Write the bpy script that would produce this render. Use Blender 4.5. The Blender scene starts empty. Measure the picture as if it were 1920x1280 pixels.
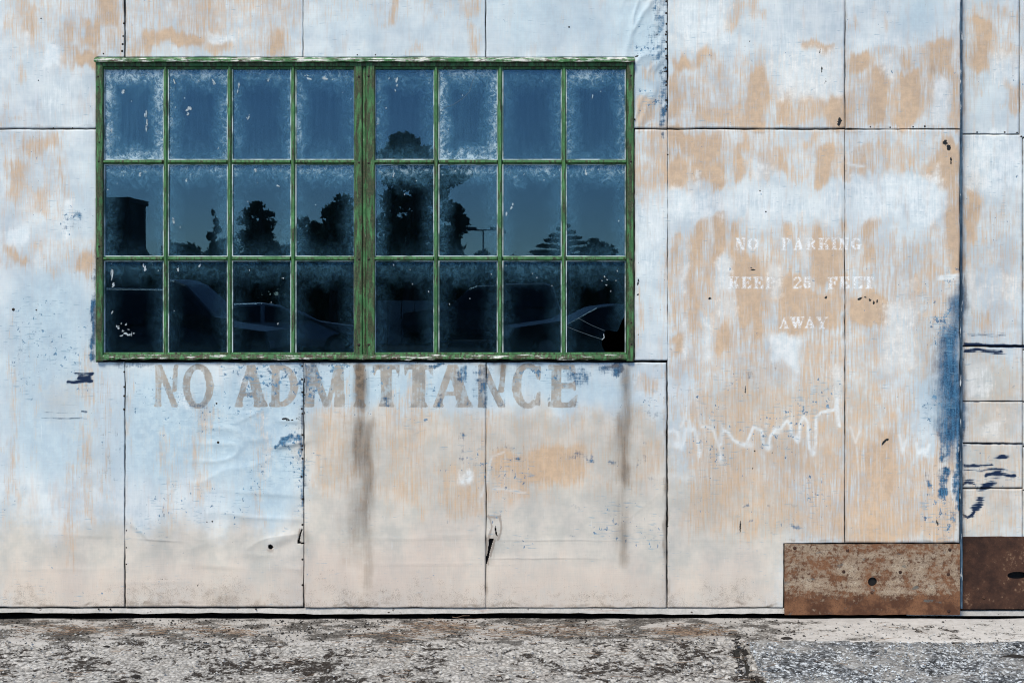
import bpy, math, random
import numpy as np
random.seed(7)
rng = np.random.default_rng(7)
R_ = math.radians
scene = bpy.context.scene
col = scene.collection

# ------------------------------------------------------------------ camera, sky, sun, exposure
S = 1.0 / 368.0            # metres per photo pixel on the wall plane (y = 0)
CAM_D, CAM_H = 6.0, 1.65
cam = bpy.data.cameras.new('camera')
cam_o = bpy.data.objects.new('camera', cam); col.objects.link(cam_o)
cam_o.location = (0, -CAM_D, CAM_H); cam_o.rotation_euler = (R_(90), 0, 0)
cam.sensor_width = 36.0; cam.lens = 36.0 * CAM_D / (1920 * S)
cam.shift_y = -(CAM_H - (1158 - 640) * S) / (1920 * S)
cam.clip_start = 0.05; cam.clip_end = 6000
scene.camera = cam_o

SUN_EL, SUN_AZ = 52.0, -24.0       # azimuth measured from -Y towards -X
world = bpy.data.worlds.new('World'); scene.world = world; world.use_nodes = True
wn = world.node_tree; wn.nodes.clear()
sky = wn.nodes.new('ShaderNodeTexSky'); sky.sky_type = 'NISHITA'; sky.sun_disc = False
sky.sun_elevation = R_(SUN_EL); sky.sun_rotation = R_(180 - SUN_AZ)
sky.altitude = 600; sky.air_density = 1.0; sky.dust_density = 0.1; sky.ozone_density = 1.6
bg = wn.nodes.new('ShaderNodeBackground'); bg.inputs['Strength'].default_value = 0.075
wo = wn.nodes.new('ShaderNodeOutputWorld')
wn.links.new(sky.outputs[0], bg.inputs[0]); wn.links.new(bg.outputs[0], wo.inputs[0])
sun = bpy.data.lights.new('sun', 'SUN'); sun.energy = 1.5; sun.angle = R_(16); sun.color = (1.0, 0.91, 0.73)
sun_o = bpy.data.objects.new('sun', sun); col.objects.link(sun_o)
sun_o.rotation_euler = (R_(90 - SUN_EL), 0, R_(SUN_AZ))
sun_o.location = (0, -10, 20)
scene.view_settings.view_transform = 'Standard'; scene.view_settings.look = 'None'
scene.view_settings.exposure = 1.37; scene.view_settings.gamma = 1.0
scene.view_settings.use_curve_mapping = False
scene.cycles.filter_width = 1.1; scene.cycles.use_denoising = True; scene.cycles.max_bounces = 5; scene.cycles.diffuse_bounces = 2; scene.cycles.glossy_bounces = 2; scene.cycles.transparent_max_bounces = 12

def wx(px, y=0.0): return (px - 960) * S * (CAM_D + y) / CAM_D
def wz(py, y=0.0): return CAM_H + ((1158 - py) * S - CAM_H) * (CAM_D + y) / CAM_D

# ------------------------------------------------------------------ node helpers
class NT:
    def __init__(s, name, rough=0.6):
        s.mat = bpy.data.materials.new(name); s.mat.use_nodes = True
        s.t = s.mat.node_tree; s.t.nodes.clear()
        s.out = s.t.nodes.new('ShaderNodeOutputMaterial')
        s.geo = None
    def n(s, typ, **kw):
        nd = s.t.nodes.new(typ)
        for k, v in kw.items(): setattr(nd, k, v)
        return nd
    def set(s, sock, v):
        if hasattr(v, 'is_linked') or isinstance(v, bpy.types.NodeSocket): s.t.links.new(v, sock)
        elif isinstance(v, (tuple, list)):
            sock.default_value = (*v, 1.0) if len(v) == 3 and len(sock.default_value) == 4 else v
        else: sock.default_value = v
    def pos(s):
        if s.geo is None: s.geo = s.n('ShaderNodeNewGeometry')
        return s.geo.outputs['Position']
    def m(s, op, a, b=0.5, c=None, clamp=False):
        nd = s.n('ShaderNodeMath', operation=op, use_clamp=clamp)
        s.set(nd.inputs[0], a); s.set(nd.inputs[1], b)
        if c is not None: s.set(nd.inputs[2], c)
        return nd.outputs[0]
    def sm(s, v, lo, hi, a=0.0, b=1.0):
        nd = s.n('ShaderNodeMapRange', interpolation_type='SMOOTHSTEP')
        s.set(nd.inputs['Value'], v); s.set(nd.inputs['From Min'], lo); s.set(nd.inputs['From Max'], hi)
        s.set(nd.inputs['To Min'], a); s.set(nd.inputs['To Max'], b)
        return nd.outputs[0]
    def mix(s, f, a, b, blend='MIX'):
        nd = s.n('ShaderNodeMix', data_type='RGBA', blend_type=blend)
        s.set(nd.inputs[0], f); s.set(nd.inputs[6], a); s.set(nd.inputs[7], b)
        return nd.outputs[2]
    def noise(s, vec, scale=1.0, detail=4, rough=0.55, stretch=None, off=(0, 0, 0), dist=0.0):
        if stretch:
            mp = s.n('ShaderNodeMapping'); s.set(mp.inputs['Vector'], vec)
            mp.inputs['Scale'].default_value = stretch; mp.inputs['Location'].default_value = off
            vec = mp.outputs[0]
        nd = s.n('ShaderNodeTexNoise'); s.set(nd.inputs['Vector'], vec)
        nd.inputs['Scale'].default_value = scale; nd.inputs['Detail'].default_value = detail
        nd.inputs['Roughness'].default_value = rough; nd.inputs['Distortion'].default_value = dist
        return nd.outputs[0]
    def voro(s, vec, scale, feature='F1', rnd=1.0):
        nd = s.n('ShaderNodeTexVoronoi', feature=feature); s.set(nd.inputs['Vector'], vec)
        nd.inputs['Scale'].default_value = scale; nd.inputs['Randomness'].default_value = rnd
        return nd
    def attr(s, name, typ='GEOMETRY'):
        nd = s.n('ShaderNodeAttribute', attribute_name=name, attribute_type=typ)
        return nd.outputs['Fac']
    def bump(s, h, strength=0.3, dist=0.01, normal=None):
        nd = s.n('ShaderNodeBump'); nd.inputs['Strength'].default_value = strength
        nd.inputs['Distance'].default_value = dist; s.set(nd.inputs['Height'], h)
        if normal is not None: s.set(nd.inputs['Normal'], normal)
        return nd.outputs[0]
    def bsdf(s, colr, rough=0.6, normal=None, spec=0.3, metal=0.0):
        nd = s.n('ShaderNodeBsdfPrincipled')
        s.set(nd.inputs['Base Color'], colr); s.set(nd.inputs['Roughness'], rough)
        s.set(nd.inputs['Specular IOR Level'], spec); s.set(nd.inputs['Metallic'], metal)
        if normal is not None: s.set(nd.inputs['Normal'], normal)
        return nd.outputs[0]
    def done(s, sh):
        s.t.links.new(sh, s.out.inputs['Surface']); return s.mat

def plain(name, c, rough=0.7, var=0.25, scale=8.0, spec=0.3, metal=0.0):
    k = NT(name); p = k.pos()
    n1 = k.noise(p, scale, 5)
    c2 = tuple(x * (1 - var) for x in c)
    cc = k.mix(k.sm(n1, 0.3, 0.7), c2, c)
    return k.done(k.bsdf(cc, rough, k.bump(n1, 0.15, 0.005), spec, metal))

# ------------------------------------------------------------------ painted sheet metal
def paint_material(name, horizontal=False):
    k = NT(name); p = k.pos()
    st = k.noise(p, 1.0, 3, 0.62, stretch=(95, 1, 5.5))
    st2 = k.noise(p, 1.0, 2, 0.62, stretch=(260, 1, 14), off=(3, 0, 7))
    ho = k.noise(p, 1.0, 2, 0.62, stretch=(7, 1, 190), off=(9, 0, 2))
    cl = k.noise(p, 7.5, 3, 0.64)
    cl2 = k.noise(p, 23.0, 3, 0.68, stretch=(1, 1, 1), off=(5, 5, 5))
    fi = k.noise(p, 150.0, 2, 0.65)
    def lay(a, ks, kc, kf, lo, hi, kh=0.0):
        v = k.attr(a)
        v0 = k.sm(v, 0.0, 0.16)
        x = k.m('MULTIPLY_ADD', k.m('SUBTRACT', st, 0.5), ks, v)
        x = k.m('MULTIPLY_ADD', k.m('SUBTRACT', cl2, 0.5), kc, x)
        x = k.m('MULTIPLY_ADD', k.m('SUBTRACT', st2, 0.5), kf, x)
        if kh: x = k.m('MULTIPLY_ADD', k.m('SUBTRACT', ho, 0.5), kh, x)
        return k.m('MULTIPLY', k.sm(x, lo, hi), v0)
    c = k.mix(k.sm(cl, 0.34, 0.66), (0.535, 0.605, 0.655), (0.70, 0.745, 0.765))
    c = k.mix(k.m('MULTIPLY', k.sm(st, 0.45, 0.72), 0.45), c, (0.77, 0.79, 0.83))
    warm = k.m('MULTIPLY', k.sm(k.noise(p, 1.0, 3, 0.6, stretch=(28, 1, 4), off=(1, 2, 3)), 0.52, 0.70), 0.5)
    c = k.mix(warm, c, (0.63, 0.55, 0.50))
    c = k.mix(k.m('MULTIPLY', lay('pale', 0.5, 0.6, 0.25, 0.1, 0.8), 0.85), c,
              k.mix(k.sm(cl2, 0.35, 0.65), (0.40, 0.545, 0.645), (0.53, 0.655, 0.725)))
    c = k.mix(k.m('MULTIPLY', lay('grey', 0.25, 0.45, 0.15, 0.1, 0.85, 0.3), 0.92), c,
              k.mix(k.sm(cl, 0.35, 0.66), (0.535, 0.505, 0.455), (0.655, 0.59, 0.52)))
    c = k.mix(k.m('MULTIPLY', lay('pink', 0.3, 0.5, 0.15, 0.1, 0.9), 0.8), c, (0.70, 0.57, 0.485))
    tanc = k.mix(k.sm(cl2, 0.36, 0.66), (0.54, 0.375, 0.25), (0.645, 0.455, 0.30))
    tm = lay('tan', 1.5, 0.65, 1.0, 0.10, 0.90)
    c = k.mix(k.m('MULTIPLY', tm, 0.92), c, tanc)
    c = k.mix(k.m('MULTIPLY', lay('brown', 0.6, 0.8, 0.4, 0.25, 0.9), 0.8), c, (0.33, 0.275, 0.235))
    c = k.mix(k.m('MULTIPLY', lay('white', 1.0, 1.0, 0.6, 0.22, 0.98), 0.85), c,
              k.mix(k.sm(cl2, 0.3, 0.7), (0.70, 0.78, 0.82), (0.84, 0.865, 0.88)))
    c = k.mix(k.m('MULTIPLY', k.attr('drip'), k.sm(k.m('ADD', k.m('MULTIPLY', cl2, 0.6), k.m('MULTIPLY', st, 0.4)), 0.36, 0.58, 0.25, 0.92)), c, (0.77, 0.81, 0.83))
    lt = k.m('MULTIPLY', k.sm(k.attr('letter'), 0.22, 0.62), k.sm(k.m('ADD', k.m('MULTIPLY', cl2, 0.7), k.m('MULTIPLY', st, 0.3)), 0.39, 0.53, 0.45, 1.0))
    c = k.mix(lt, c, k.mix(k.sm(cl, 0.4, 0.6), (0.30, 0.285, 0.265), (0.42, 0.38, 0.335)))
    stn = k.m('MULTIPLY', k.attr('stencil'), k.sm(k.m('ADD', k.m('MULTIPLY', fi, 0.5), k.m('MULTIPLY', cl2, 0.5)), 0.42, 0.56, 0.15, 1.0))
    c = k.mix(stn, c, (0.86, 0.87, 0.89))
    bl = k.mix(k.sm(k.m('ADD', k.m('MULTIPLY', st, 0.6), k.m('MULTIPLY', fi, 0.4)), 0.36, 0.64), (0.008, 0.04, 0.095), (0.06, 0.18, 0.32))
    bm = lay('blue', 0.75, 1.7, 0.6, 0.34, 0.92, 0.6 if not horizontal else 1.0)
    c = k.mix(bm, c, bl)
    dm = lay('deep', 0.55, 0.7, 0.35, 0.06, 1.15)
    c = k.mix(dm, c, bl)
    sc_ = k.m('MULTIPLY', k.attr('scuff'), k.sm(k.noise(p, 3.4, 3, 0.6, stretch=(1, 1, 1.3), off=(7, 7, 7)), 0.42, 0.62, 0.15, 1.15))
    chip1 = k.noise(p, 1.0, 3, 0.68, stretch=(42, 1, 34), off=(6, 2, 9))
    scr = k.noise(p, 1.0, 2, 0.6, stretch=(16, 1, 120), off=(2, 3, 8))
    c = k.mix(k.m('MULTIPLY', k.sm(k.m('MULTIPLY_ADD', sc_, 0.20, scr), 0.66, 0.78), 0.55), c, (0.20, 0.345, 0.46))
    c = k.mix(k.m('MULTIPLY', k.sm(k.m('MULTIPLY_ADD', sc_, 0.22, chip1), 0.715, 0.765), 0.85), c, k.mix(k.sm(cl2, 0.4, 0.6), (0.03, 0.11, 0.22), (0.12, 0.28, 0.44)))
    nv = k.attr('navy')
    nvm = k.sm(k.m('MULTIPLY_ADD', k.m('SUBTRACT', ho, 0.5), 1.5, k.m('MULTIPLY_ADD', k.m('SUBTRACT', cl2, 0.5), 0.7, nv)), 0.30, 0.78)
    nvm = k.m('MULTIPLY', nvm, k.sm(nv, 0.02, 0.2))
    c = k.mix(nvm, c, k.mix(k.sm(nvm, 0.4, 1.0), (0.07, 0.17, 0.28), (0.006, 0.02, 0.06)))
    gm = lay('grime', 0.35, 0.55, 0.3, 0.05, 1.15)  # soot runs and dirt, plus the shade painted along the joints
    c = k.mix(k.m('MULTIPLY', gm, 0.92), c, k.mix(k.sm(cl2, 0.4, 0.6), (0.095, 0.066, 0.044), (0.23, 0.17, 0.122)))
    bk = k.m('MULTIPLY', k.sm(k.m('MULTIPLY_ADD', k.m('SUBTRACT', cl2, 0.5), 1.9, k.m('MULTIPLY_ADD', k.m('SUBTRACT', fi, 0.5), 1.0, k.attr('black'))), 0.40, 0.62), k.sm(k.attr('black'), 0, 0.2))
    c = k.mix(bk, c, (0.012, 0.016, 0.02))
    # chips and scratches that go through to the blue primer
    chip = k.noise(p, 1.0, 2, 0.6, stretch=(60, 1, 38), off=(2, 8, 4))
    c = k.mix(k.m('MULTIPLY', k.sm(chip, 0.755, 0.79), 0.75), c, (0.05, 0.09, 0.13))
    c = k.mix(k.m('MULTIPLY', k.sm(k.noise(p, 1.0, 3, 0.5, stretch=(130, 1, 9), off=(7, 1, 1)), 0.66, 0.76), 0.3), c, (0.80, 0.83, 0.86))
    c = k.mix(k.m('MULTIPLY', k.sm(k.noise(p, 1.0, 2, 0.5, stretch=(240, 1, 200), off=(3, 6, 1)), 0.73, 0.78), 0.6), c, (0.16, 0.17, 0.19))
    sp_ = k.attr('splash')
    spn = k.m('ADD', k.m('MULTIPLY', k.noise(p, 1.0, 3, 0.7, stretch=(210, 1, 170), off=(1, 4, 4)), 0.62), k.m('MULTIPLY', cl2, 0.38))
    c = k.mix(k.m('MULTIPLY', k.sm(k.m('MULTIPLY_ADD', sp_, 0.14, spn), 0.62, 0.71), 0.5), c, (0.19, 0.16, 0.13))
    c = k.mix(k.m('MULTIPLY', k.m('MULTIPLY', sp_, k.sm(cl, 0.4, 0.65)), 0.22), c, (0.34, 0.29, 0.24))
    # brush grain
    g = k.m('ADD', k.m('MULTIPLY', st2, 0.55), k.m('MULTIPLY', ho, 0.45))
    c = k.mix(1.0, c, k.mix(k.sm(g, 0.3, 0.7), (0.945, 0.945, 0.95), (1.03, 1.03, 1.03)), 'MULTIPLY')
    mid = k.noise(p, 2.6, 2, 0.6, stretch=(1.6, 1, 0.8), off=(4, 1, 6))
    c = k.mix(1.0, c, k.mix(k.sm(mid, 0.32, 0.68), (0.90, 0.905, 0.92), (1.05, 1.045, 1.03)), 'MULTIPLY')
    h = k.m('ADD', k.m('MULTIPLY', st2, 0.6), k.m('ADD', k.m('MULTIPLY', tm, -0.5), k.m('MULTIPLY', fi, 0.4)))
    nm = k.bump(h, 0.22, 0.0015)
    return k.done(k.bsdf(c, k.sm(cl2, 0.3, 0.7, 0.5, 0.75), nm, 0.25))

M = {}
M['paint'] = paint_material('weathered_paint')
M['paint_boards'] = paint_material('weathered_board_paint', True)
M['void'] = plain('dark_backing', (0.012, 0.012, 0.013), 0.9, 0.3)
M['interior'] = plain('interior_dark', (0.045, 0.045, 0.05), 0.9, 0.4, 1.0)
M['nail'] = plain('rusty_nail', (0.035, 0.026, 0.022), 0.7, 0.5, 60)
M['shell'] = plain('hangar_shell_paint', (0.52, 0.53, 0.56), 0.7, 0.25, 1.5)

def green_material(name, chip=0.0, grime=0.0):
    k = NT(name); p = k.pos()
    a = k.noise(p, 1.0, 5, 0.65, stretch=(70, 70, 9))
    b = k.noise(p, 16.0, 6, 0.7)
    f = k.noise(p, 110.0, 4, 0.6)
    hz = k.noise(p, 1.0, 5, 0.65, stretch=(9, 60, 130), off=(4, 4, 4))
    c = k.mix(k.sm(b, 0.35, 0.65), (0.036, 0.12, 0.042), (0.095, 0.265, 0.10))
    c = k.mix(k.m('MULTIPLY', k.sm(f, 0.55, 0.75), 0.3), c, (0.20, 0.36, 0.20))
    dk = k.sm(k.m('ADD', k.m('MULTIPLY', a, 0.6), k.m('MULTIPLY', b, 0.4)), 0.475 - grime, 0.585 - grime)
    c = k.mix(k.m('MULTIPLY', dk, 0.9), c, k.mix(k.sm(f, 0.4, 0.6), (0.022, 0.026, 0.015), (0.062, 0.052, 0.03)))
    if chip > 0:
        w = k.m('ADD', k.m('MULTIPLY', hz, 0.62), k.m('MULTIPLY', b, 0.38))
        c = k.mix(k.sm(w, 0.60 - chip * 0.16, 0.66 - chip * 0.16), c, k.mix(k.sm(b, 0.4, 0.6), (0.60, 0.62, 0.62), (0.70, 0.69, 0.64)))
        c = k.mix(k.sm(k.noise(p, 1.0, 5, 0.7, stretch=(14, 60, 80), off=(1, 9, 9)), 0.60 - chip * 0.06, 0.66 - chip * 0.06), c, (0.06, 0.028, 0.02))
    else:
        c = k.mix(k.m('MULTIPLY', k.sm(k.noise(p, 1, 4, 0.6, stretch=(120, 60, 18), off=(8, 2, 2)), 0.70, 0.76), 0.8), c, (0.55, 0.62, 0.50))
    return k.done(k.bsdf(c, 0.62, k.bump(k.m('ADD', a, f), 0.35, 0.002), 0.3))
M['green'] = green_material('green_sash_paint')
M['green_grimy'] = green_material('grimy_mullion_paint', 0.0, 0.05)
M['green_sill'] = green_material('chipped_sill_paint', 0.42, 0.05)
M['green_flash'] = green_material('chipped_flashing_paint', 0.62)

k = NT('putty'); p = k.pos()
b = k.noise(p, 60, 4)
M['putty'] = k.done(k.bsdf(k.mix(k.sm(k.noise(p, 9, 5), 0.42, 0.60), (0.55, 0.62, 0.65), (0.12, 0.19, 0.18)), 0.8, k.bump(b, 0.3, 0.002)))

def glass_material():
    k = NT('dusty_window_glass')
    tc = k.n('ShaderNodeTexCoord'); gx = k.n('ShaderNodeSeparateXYZ'); k.set(gx.inputs[0], tc.outputs['Generated'])
    u, v = gx.outputs[0], gx.outputs[2]
    p = k.pos()
    sd = k.attr('seed', 'OBJECT')
    cmb = k.n('ShaderNodeCombineXYZ'); k.set(cmb.inputs[0], sd); k.set(cmb.inputs[1], k.m('MULTIPLY', sd, 1.7)); k.set(cmb.inputs[2], k.m('MULTIPLY', sd, 0.6))
    va = k.n('ShaderNodeVectorMath', operation='ADD'); k.set(va.inputs[0], p); k.set(va.inputs[1], cmb.outputs[0]); q = va.outputs[0]
    cl = k.noise(q, 13, 6, 0.62); cl2 = k.noise(q, 26, 5, 0.7, dist=1.2); fi = k.noise(q, 170, 3, 0.6)
    stv = k.noise(q, 1, 4, 0.6, stretch=(70, 1, 6))
    wob = k.m('MULTIPLY', k.m('SUBTRACT', cl, 0.5), 0.36)
    def edge(d, name, ln):
        s_ = k.attr(name, 'OBJECT')
        d2 = k.m('ADD', d, wob)
        return k.m('MULTIPLY', k.sm(d2, ln, -0.05), s_)
    e = k.m('MAXIMUM', edge(u, 'dust_left', 0.34), edge(k.m('SUBTRACT', 1.0, u), 'dust_right', 0.34))
    e = k.m('MAXIMUM', e, edge(k.m('SUBTRACT', 1.0, v), 'dust_top', 0.34))
    e = k.m('MAXIMUM', e, edge(v, 'dust_bottom', 0.26))
    tex = k.m('ADD', k.m('MULTIPLY', cl2, 0.74), k.m('MULTIPLY', fi, 0.26))
    d = k.m('MULTIPLY', e, k.sm(tex, 0.40, 0.66, 0.26, 1.0))
    spk = k.sm(fi, 0.70, 0.76)
    d = k.m('MULTIPLY_ADD', k.m('MULTIPLY', spk, k.sm(cl2, 0.45, 0.6)), k.m('ADD', k.m('MULTIPLY', e, 0.9), 0.16), d)
    film = k.m('MULTIPLY', k.attr('film', 'OBJECT'), k.sm(stv, 0.3, 0.75, 0.35, 1.0))
    d = k.m('ADD', d, film, clamp=True)
    wav = k.noise(q, 5.5, 2, 0.5, stretch=(1, 1, 1.6))
    nm = k.bump(wav, 0.003, 0.004)
    fr = k.n('ShaderNodeFresnel'); fr.inputs['IOR'].default_value = 1.62; k.set(fr.inputs['Normal'], nm)
    gl = k.n('ShaderNodeBsdfGlossy'); gl.inputs['Roughness'].default_value = 0.002; k.set(gl.inputs['Color'], (0.33, 0.60, 0.90)); k.set(gl.inputs['Normal'], nm)
    tr = k.n('ShaderNodeBsdfTransparent'); k.set(tr.inputs[0], (0.80, 0.88, 0.92))
    mx = k.n('ShaderNodeMixShader'); k.set(mx.inputs[0], fr.outputs[0]); k.set(mx.inputs[1], tr.outputs[0]); k.set(mx.inputs[2], gl.outputs[0])
    df = k.n('ShaderNodeBsdfDiffuse'); k.set(df.inputs[0], k.mix(k.sm(d, 0.25, 0.9), (0.13, 0.34, 0.50), (0.55, 0.70, 0.79)))
    m2 = k.n('ShaderNodeMixShader'); k.set(m2.inputs[0], k.m('MULTIPLY', d, 0.78)); k.set(m2.inputs[1], mx.outputs[0]); k.set(m2.inputs[2], df.outputs[0])
    return k.done(m2.outputs[0])
M['glass'] = glass_material()
M['smear'] = plain('pale_smear', (0.46, 0.53, 0.58), 0.8, 0.3, 90)
M['crack'] = plain('glass_crack', (0.13, 0.18, 0.22), 0.4, 0.3, 60)

def rust_material(name, dark):
    k = NT(name); p = k.pos()
    a = k.noise(p, 9, 7, 0.7); b = k.noise(p, 55, 6, 0.72); f = k.noise(p, 200, 4, 0.7)
    hz = k.noise(p, 1, 5, 0.65, stretch=(5, 1, 26))
    z = k.n('ShaderNodeSeparateXYZ'); k.set(z.inputs[0], p)
    if dark:
        c = k.mix(k.sm(a, 0.35, 0.65), (0.030, 0.016, 0.013), (0.075, 0.036, 0.024))
        c = k.mix(k.sm(k.m('ADD', k.m('MULTIPLY', b, 0.5), k.m('MULTIPLY', a, 0.5)), 0.555, 0.66), c, (0.25, 0.155, 0.10))
        c = k.mix(k.sm(f, 0.62, 0.72), c, (0.12, 0.05, 0.025))
    else:
        c = k.mix(k.sm(b, 0.4, 0.62), (0.30, 0.22, 0.155), (0.52, 0.43, 0.33))
        r = k.m('ADD', k.m('MULTIPLY', b, 0.42), k.m('MULTIPLY', a, 0.34)); r = k.m('MULTIPLY_ADD', hz, 0.24, r)
        low = k.sm(z.outputs[2], 0.155, 0.05, 0.0, 0.13)      # rust creeps up from the wet bottom edge
        r = k.m('ADD', r, low)
        c = k.mix(k.sm(r, 0.45, 0.55), c, k.mix(k.sm(a, 0.4, 0.62), (0.08, 0.035, 0.02), (0.20, 0.095, 0.05)))
        c = k.mix(k.m('MULTIPLY', k.sm(f, 0.52, 0.64), 0.75), c, (0.075, 0.04, 0.028))
        c = k.mix(k.m('MULTIPLY', k.sm(k.noise(p, 14, 5, 0.6, stretch=(1, 1, 2), off=(3, 3, 3)), 0.62, 0.72), 0.7), c, (0.10, 0.12, 0.12))
    return k.done(k.bsdf(c, 0.85, k.bump(k.m('ADD', b, f), 0.5, 0.002), 0.2))
M['rust'] = rust_material('rusted_cream_plate', False)
M['rust_dark'] = rust_material('dark_rust_plate', True)

k = NT('rail_paint'); p = k.pos()
a = k.noise(p, 1, 6, 0.65, stretch=(9, 1, 60)); b = k.noise(p, 40, 6, 0.7)
c = k.mix(k.sm(b, 0.35, 0.65), (0.50, 0.48, 0.45), (0.64, 0.60, 0.565))
c = k.mix(k.sm(k.m('ADD', k.m('MULTIPLY', a, 0.5), k.m('MULTIPLY', b, 0.5)), 0.57, 0.63), c, (0.06, 0.045, 0.035))
c = k.mix(k.m('MULTIPLY', k.sm(k.noise(p, 1, 5, 0.6, stretch=(3, 1, 30), off=(5, 5, 1)), 0.58, 0.68), 0.6), c, (0.34, 0.20, 0.15))
M['rail'] = k.done(k.bsdf(c, 0.8, k.bump(b, 0.3, 0.002)))

k = NT('blue_edge_paint'); p = k.pos()
a = k.noise(p, 1, 6, 0.65, stretch=(160, 1, 7)); b = k.noise(p, 9, 5, 0.65)
c = k.mix(k.sm(k.m('ADD', k.m('MULTIPLY', a, 0.5), k.m('MULTIPLY', b, 0.5)), 0.42, 0.64), (0.010, 0.028, 0.055), (0.085, 0.15, 0.22))
c = k.mix(k.sm(k.noise(p, 1, 4, 0.6, stretch=(90, 1, 11), off=(2, 2, 2)), 0.60, 0.66), c, (0.66, 0.68, 0.70))
M['edge'] = k.done(k.bsdf(c, 0.6, k.bump(a, 0.2, 0.002)))

# ------------------------------------------------------------------ object helpers
WORLD = {}
def link(o, parent=None, loc=(0, 0, 0)):
    col.objects.link(o)
    WORLD[o] = tuple(loc)
    if parent is not None:
        o.parent = parent; pl = WORLD[parent]
        o.location = (loc[0] - pl[0], loc[1] - pl[1], loc[2] - pl[2])
    else: o.location = loc
    return o
def empty(name, loc, label=None, cat=None, group=None):
    o = bpy.data.objects.new(name, None); o.empty_display_size = 0.2
    link(o, None, loc); tag(o, label, cat, group); return o
def tag(o, label=None, cat=None, group=None, kind=None):
    if label: o['label'] = label
    if cat: o['category'] = cat
    if group: o['group'] = group
    if kind: o['kind'] = kind
    return o
class MB:
    def __init__(s): s.v = []; s.f = []; s.mi = []
    def add(s, vs, fs, mi=0):
        b = len(s.v); s.v += [tuple(x) for x in vs]
        for f in fs: s.f.append(tuple(i + b for i in f)); s.mi.append(mi)
        return s
    def box(s, x0, x1, y0, y1, z0, z1, mi=0):
        return s.add([(x0, y0, z0), (x1, y0, z0), (x1, y1, z0), (x0, y1, z0), (x0, y0, z1), (x1, y0, z1), (x1, y1, z1), (x0, y1, z1)],
                     [(0, 3, 2, 1), (4, 5, 6, 7), (0, 1, 5, 4), (1, 2, 6, 5), (2, 3, 7, 6), (3, 0, 4, 7)], mi)
    def prism(s, prof, axis, a0, a1, mi=0):
        """prof: (cross, y) points; axis 'z' -> cross is x, axis 'x' -> cross is z"""
        n = len(prof)
        if axis == 'z': vs = [(c, y, a0) for c, y in prof] + [(c, y, a1) for c, y in prof]
        else: vs = [(a0, y, c) for c, y in prof] + [(a1, y, c) for c, y in prof]
        fs = [tuple(range(n)), tuple(range(2 * n - 1, n - 1, -1))]
        fs += [(i, i + n, (i + 1) % n + n, (i + 1) % n) for i in range(n)]
        return s.add(vs, fs, mi)
    def bar(s, c0, c1, y0, y1, axis, a0, a1, ch=0.003, mi=0):
        """bar with chamfered front edges, front at y0"""
        return s.prism([(c0, y1), (c0, y0 + ch), (c0 + ch, y0), (c1 - ch, y0), (c1, y0 + ch), (c1, y1)], axis, a0, a1, mi)
    def tube(s, p0, p1, r0, r1, n=7, mi=0, caps=True):
        a = np.array(p0, float); b = np.array(p1, float); d = b - a; L = np.linalg.norm(d)
        if L < 1e-9: return s
        d /= L; u = np.cross(d, (0, 0, 1.0) if abs(d[2]) < 0.9 else (1.0, 0, 0)); u /= np.linalg.norm(u); w = np.cross(d, u)
        vs = []
        for c, r in ((a, r0), (b, r1)):
            for i in range(n):
                t = 2 * math.pi * i / n; vs.append(c + r * (math.cos(t) * u + math.sin(t) * w))
        fs = [(i, (i + 1) % n, (i + 1) % n + n, i + n) for i in range(n)]
        if caps: fs += [tuple(range(n - 1, -1, -1)), tuple(range(n, 2 * n))]
        return s.add(vs, fs, mi)
    def build(s, name, mats, parent=None, smooth=False, origin=None):
        v = np.array(s.v, float)
        if origin is None:
            c = (v.min(0) + v.max(0)) / 2
            if parent is None: c[2] = v[:, 2].min()
        else: c = np.array(origin, float)
        me = bpy.data.meshes.new(name); me.from_pydata([tuple(x) for x in (v - c)], [], s.f)
        if not isinstance(mats, (list, tuple)): mats = [mats]
        for m in mats: me.materials.append(m)
        me.polygons.foreach_set('material_index', s.mi)
        if smooth: me.polygons.foreach_set('use_smooth', [True] * len(me.polygons))
        me.validate(); me.update()
        return link(bpy.data.objects.new(name, me), parent, tuple(c))

def vnoise(X, Y, seed):
    r = np.random.default_rng(seed).random((257, 257))
    i = np.floor(X).astype(int); j = np.floor(Y).astype(int); a = X - i; b = Y - j
    a = a * a * (3 - 2 * a); b = b * b * (3 - 2 * b); i %= 256; j %= 256
    return r[j, i] * (1 - a) * (1 - b) + r[j, i + 1] * a * (1 - b) + r[j + 1, i] * (1 - a) * b + r[j + 1, i + 1] * a * b
# ------------------------------------------------------------------ paint layout of the wall (wear, stains, coats of paint, painted shade at the joints)
CS = 2
CW, CH = 1960 // CS, 1200 // CS
X0C, Y0C = -20, -20
gx_, gy_ = np.meshgrid(np.arange(CW) * CS + X0C, np.arange(CH) * CS + Y0C)
LAY = {n: np.zeros((CH, CW)) for n in ('tan', 'white', 'blue', 'pale', 'grey', 'pink', 'grime', 'navy', 'black', 'brown', 'letter', 'deep', 'scuff', 'seam_shade', 'drip', 'splash')}
def n1d(n, freq, seed):
    r = np.random.default_rng(seed); o = np.zeros(n); amp = 1.0; tot = 0
    for k_ in range(4):
        m_ = max(4, int(n * freq)); pts = r.random(m_ + 2); o += amp * np.interp(np.linspace(0, m_, n), np.arange(m_ + 2), pts); tot += amp
        amp *= 0.6; freq *= 2.1
    return o / tot * 2 - 1
COLN = [n1d(CW, 0.06, 100 + i) for i in range(7)]; ROWN = [n1d(CH, 0.05, 200 + i) for i in range(7)]
def sst(t): t = np.clip(t, 0, 1); return t * t * (3 - 2 * t)
_cnt = [0]
def blend(L, sl, val, v):
    A = LAY[L][sl]
    if v >= 0: np.maximum(A, val * v, out=A)
    else: A *= (1 + val * v)
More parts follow.
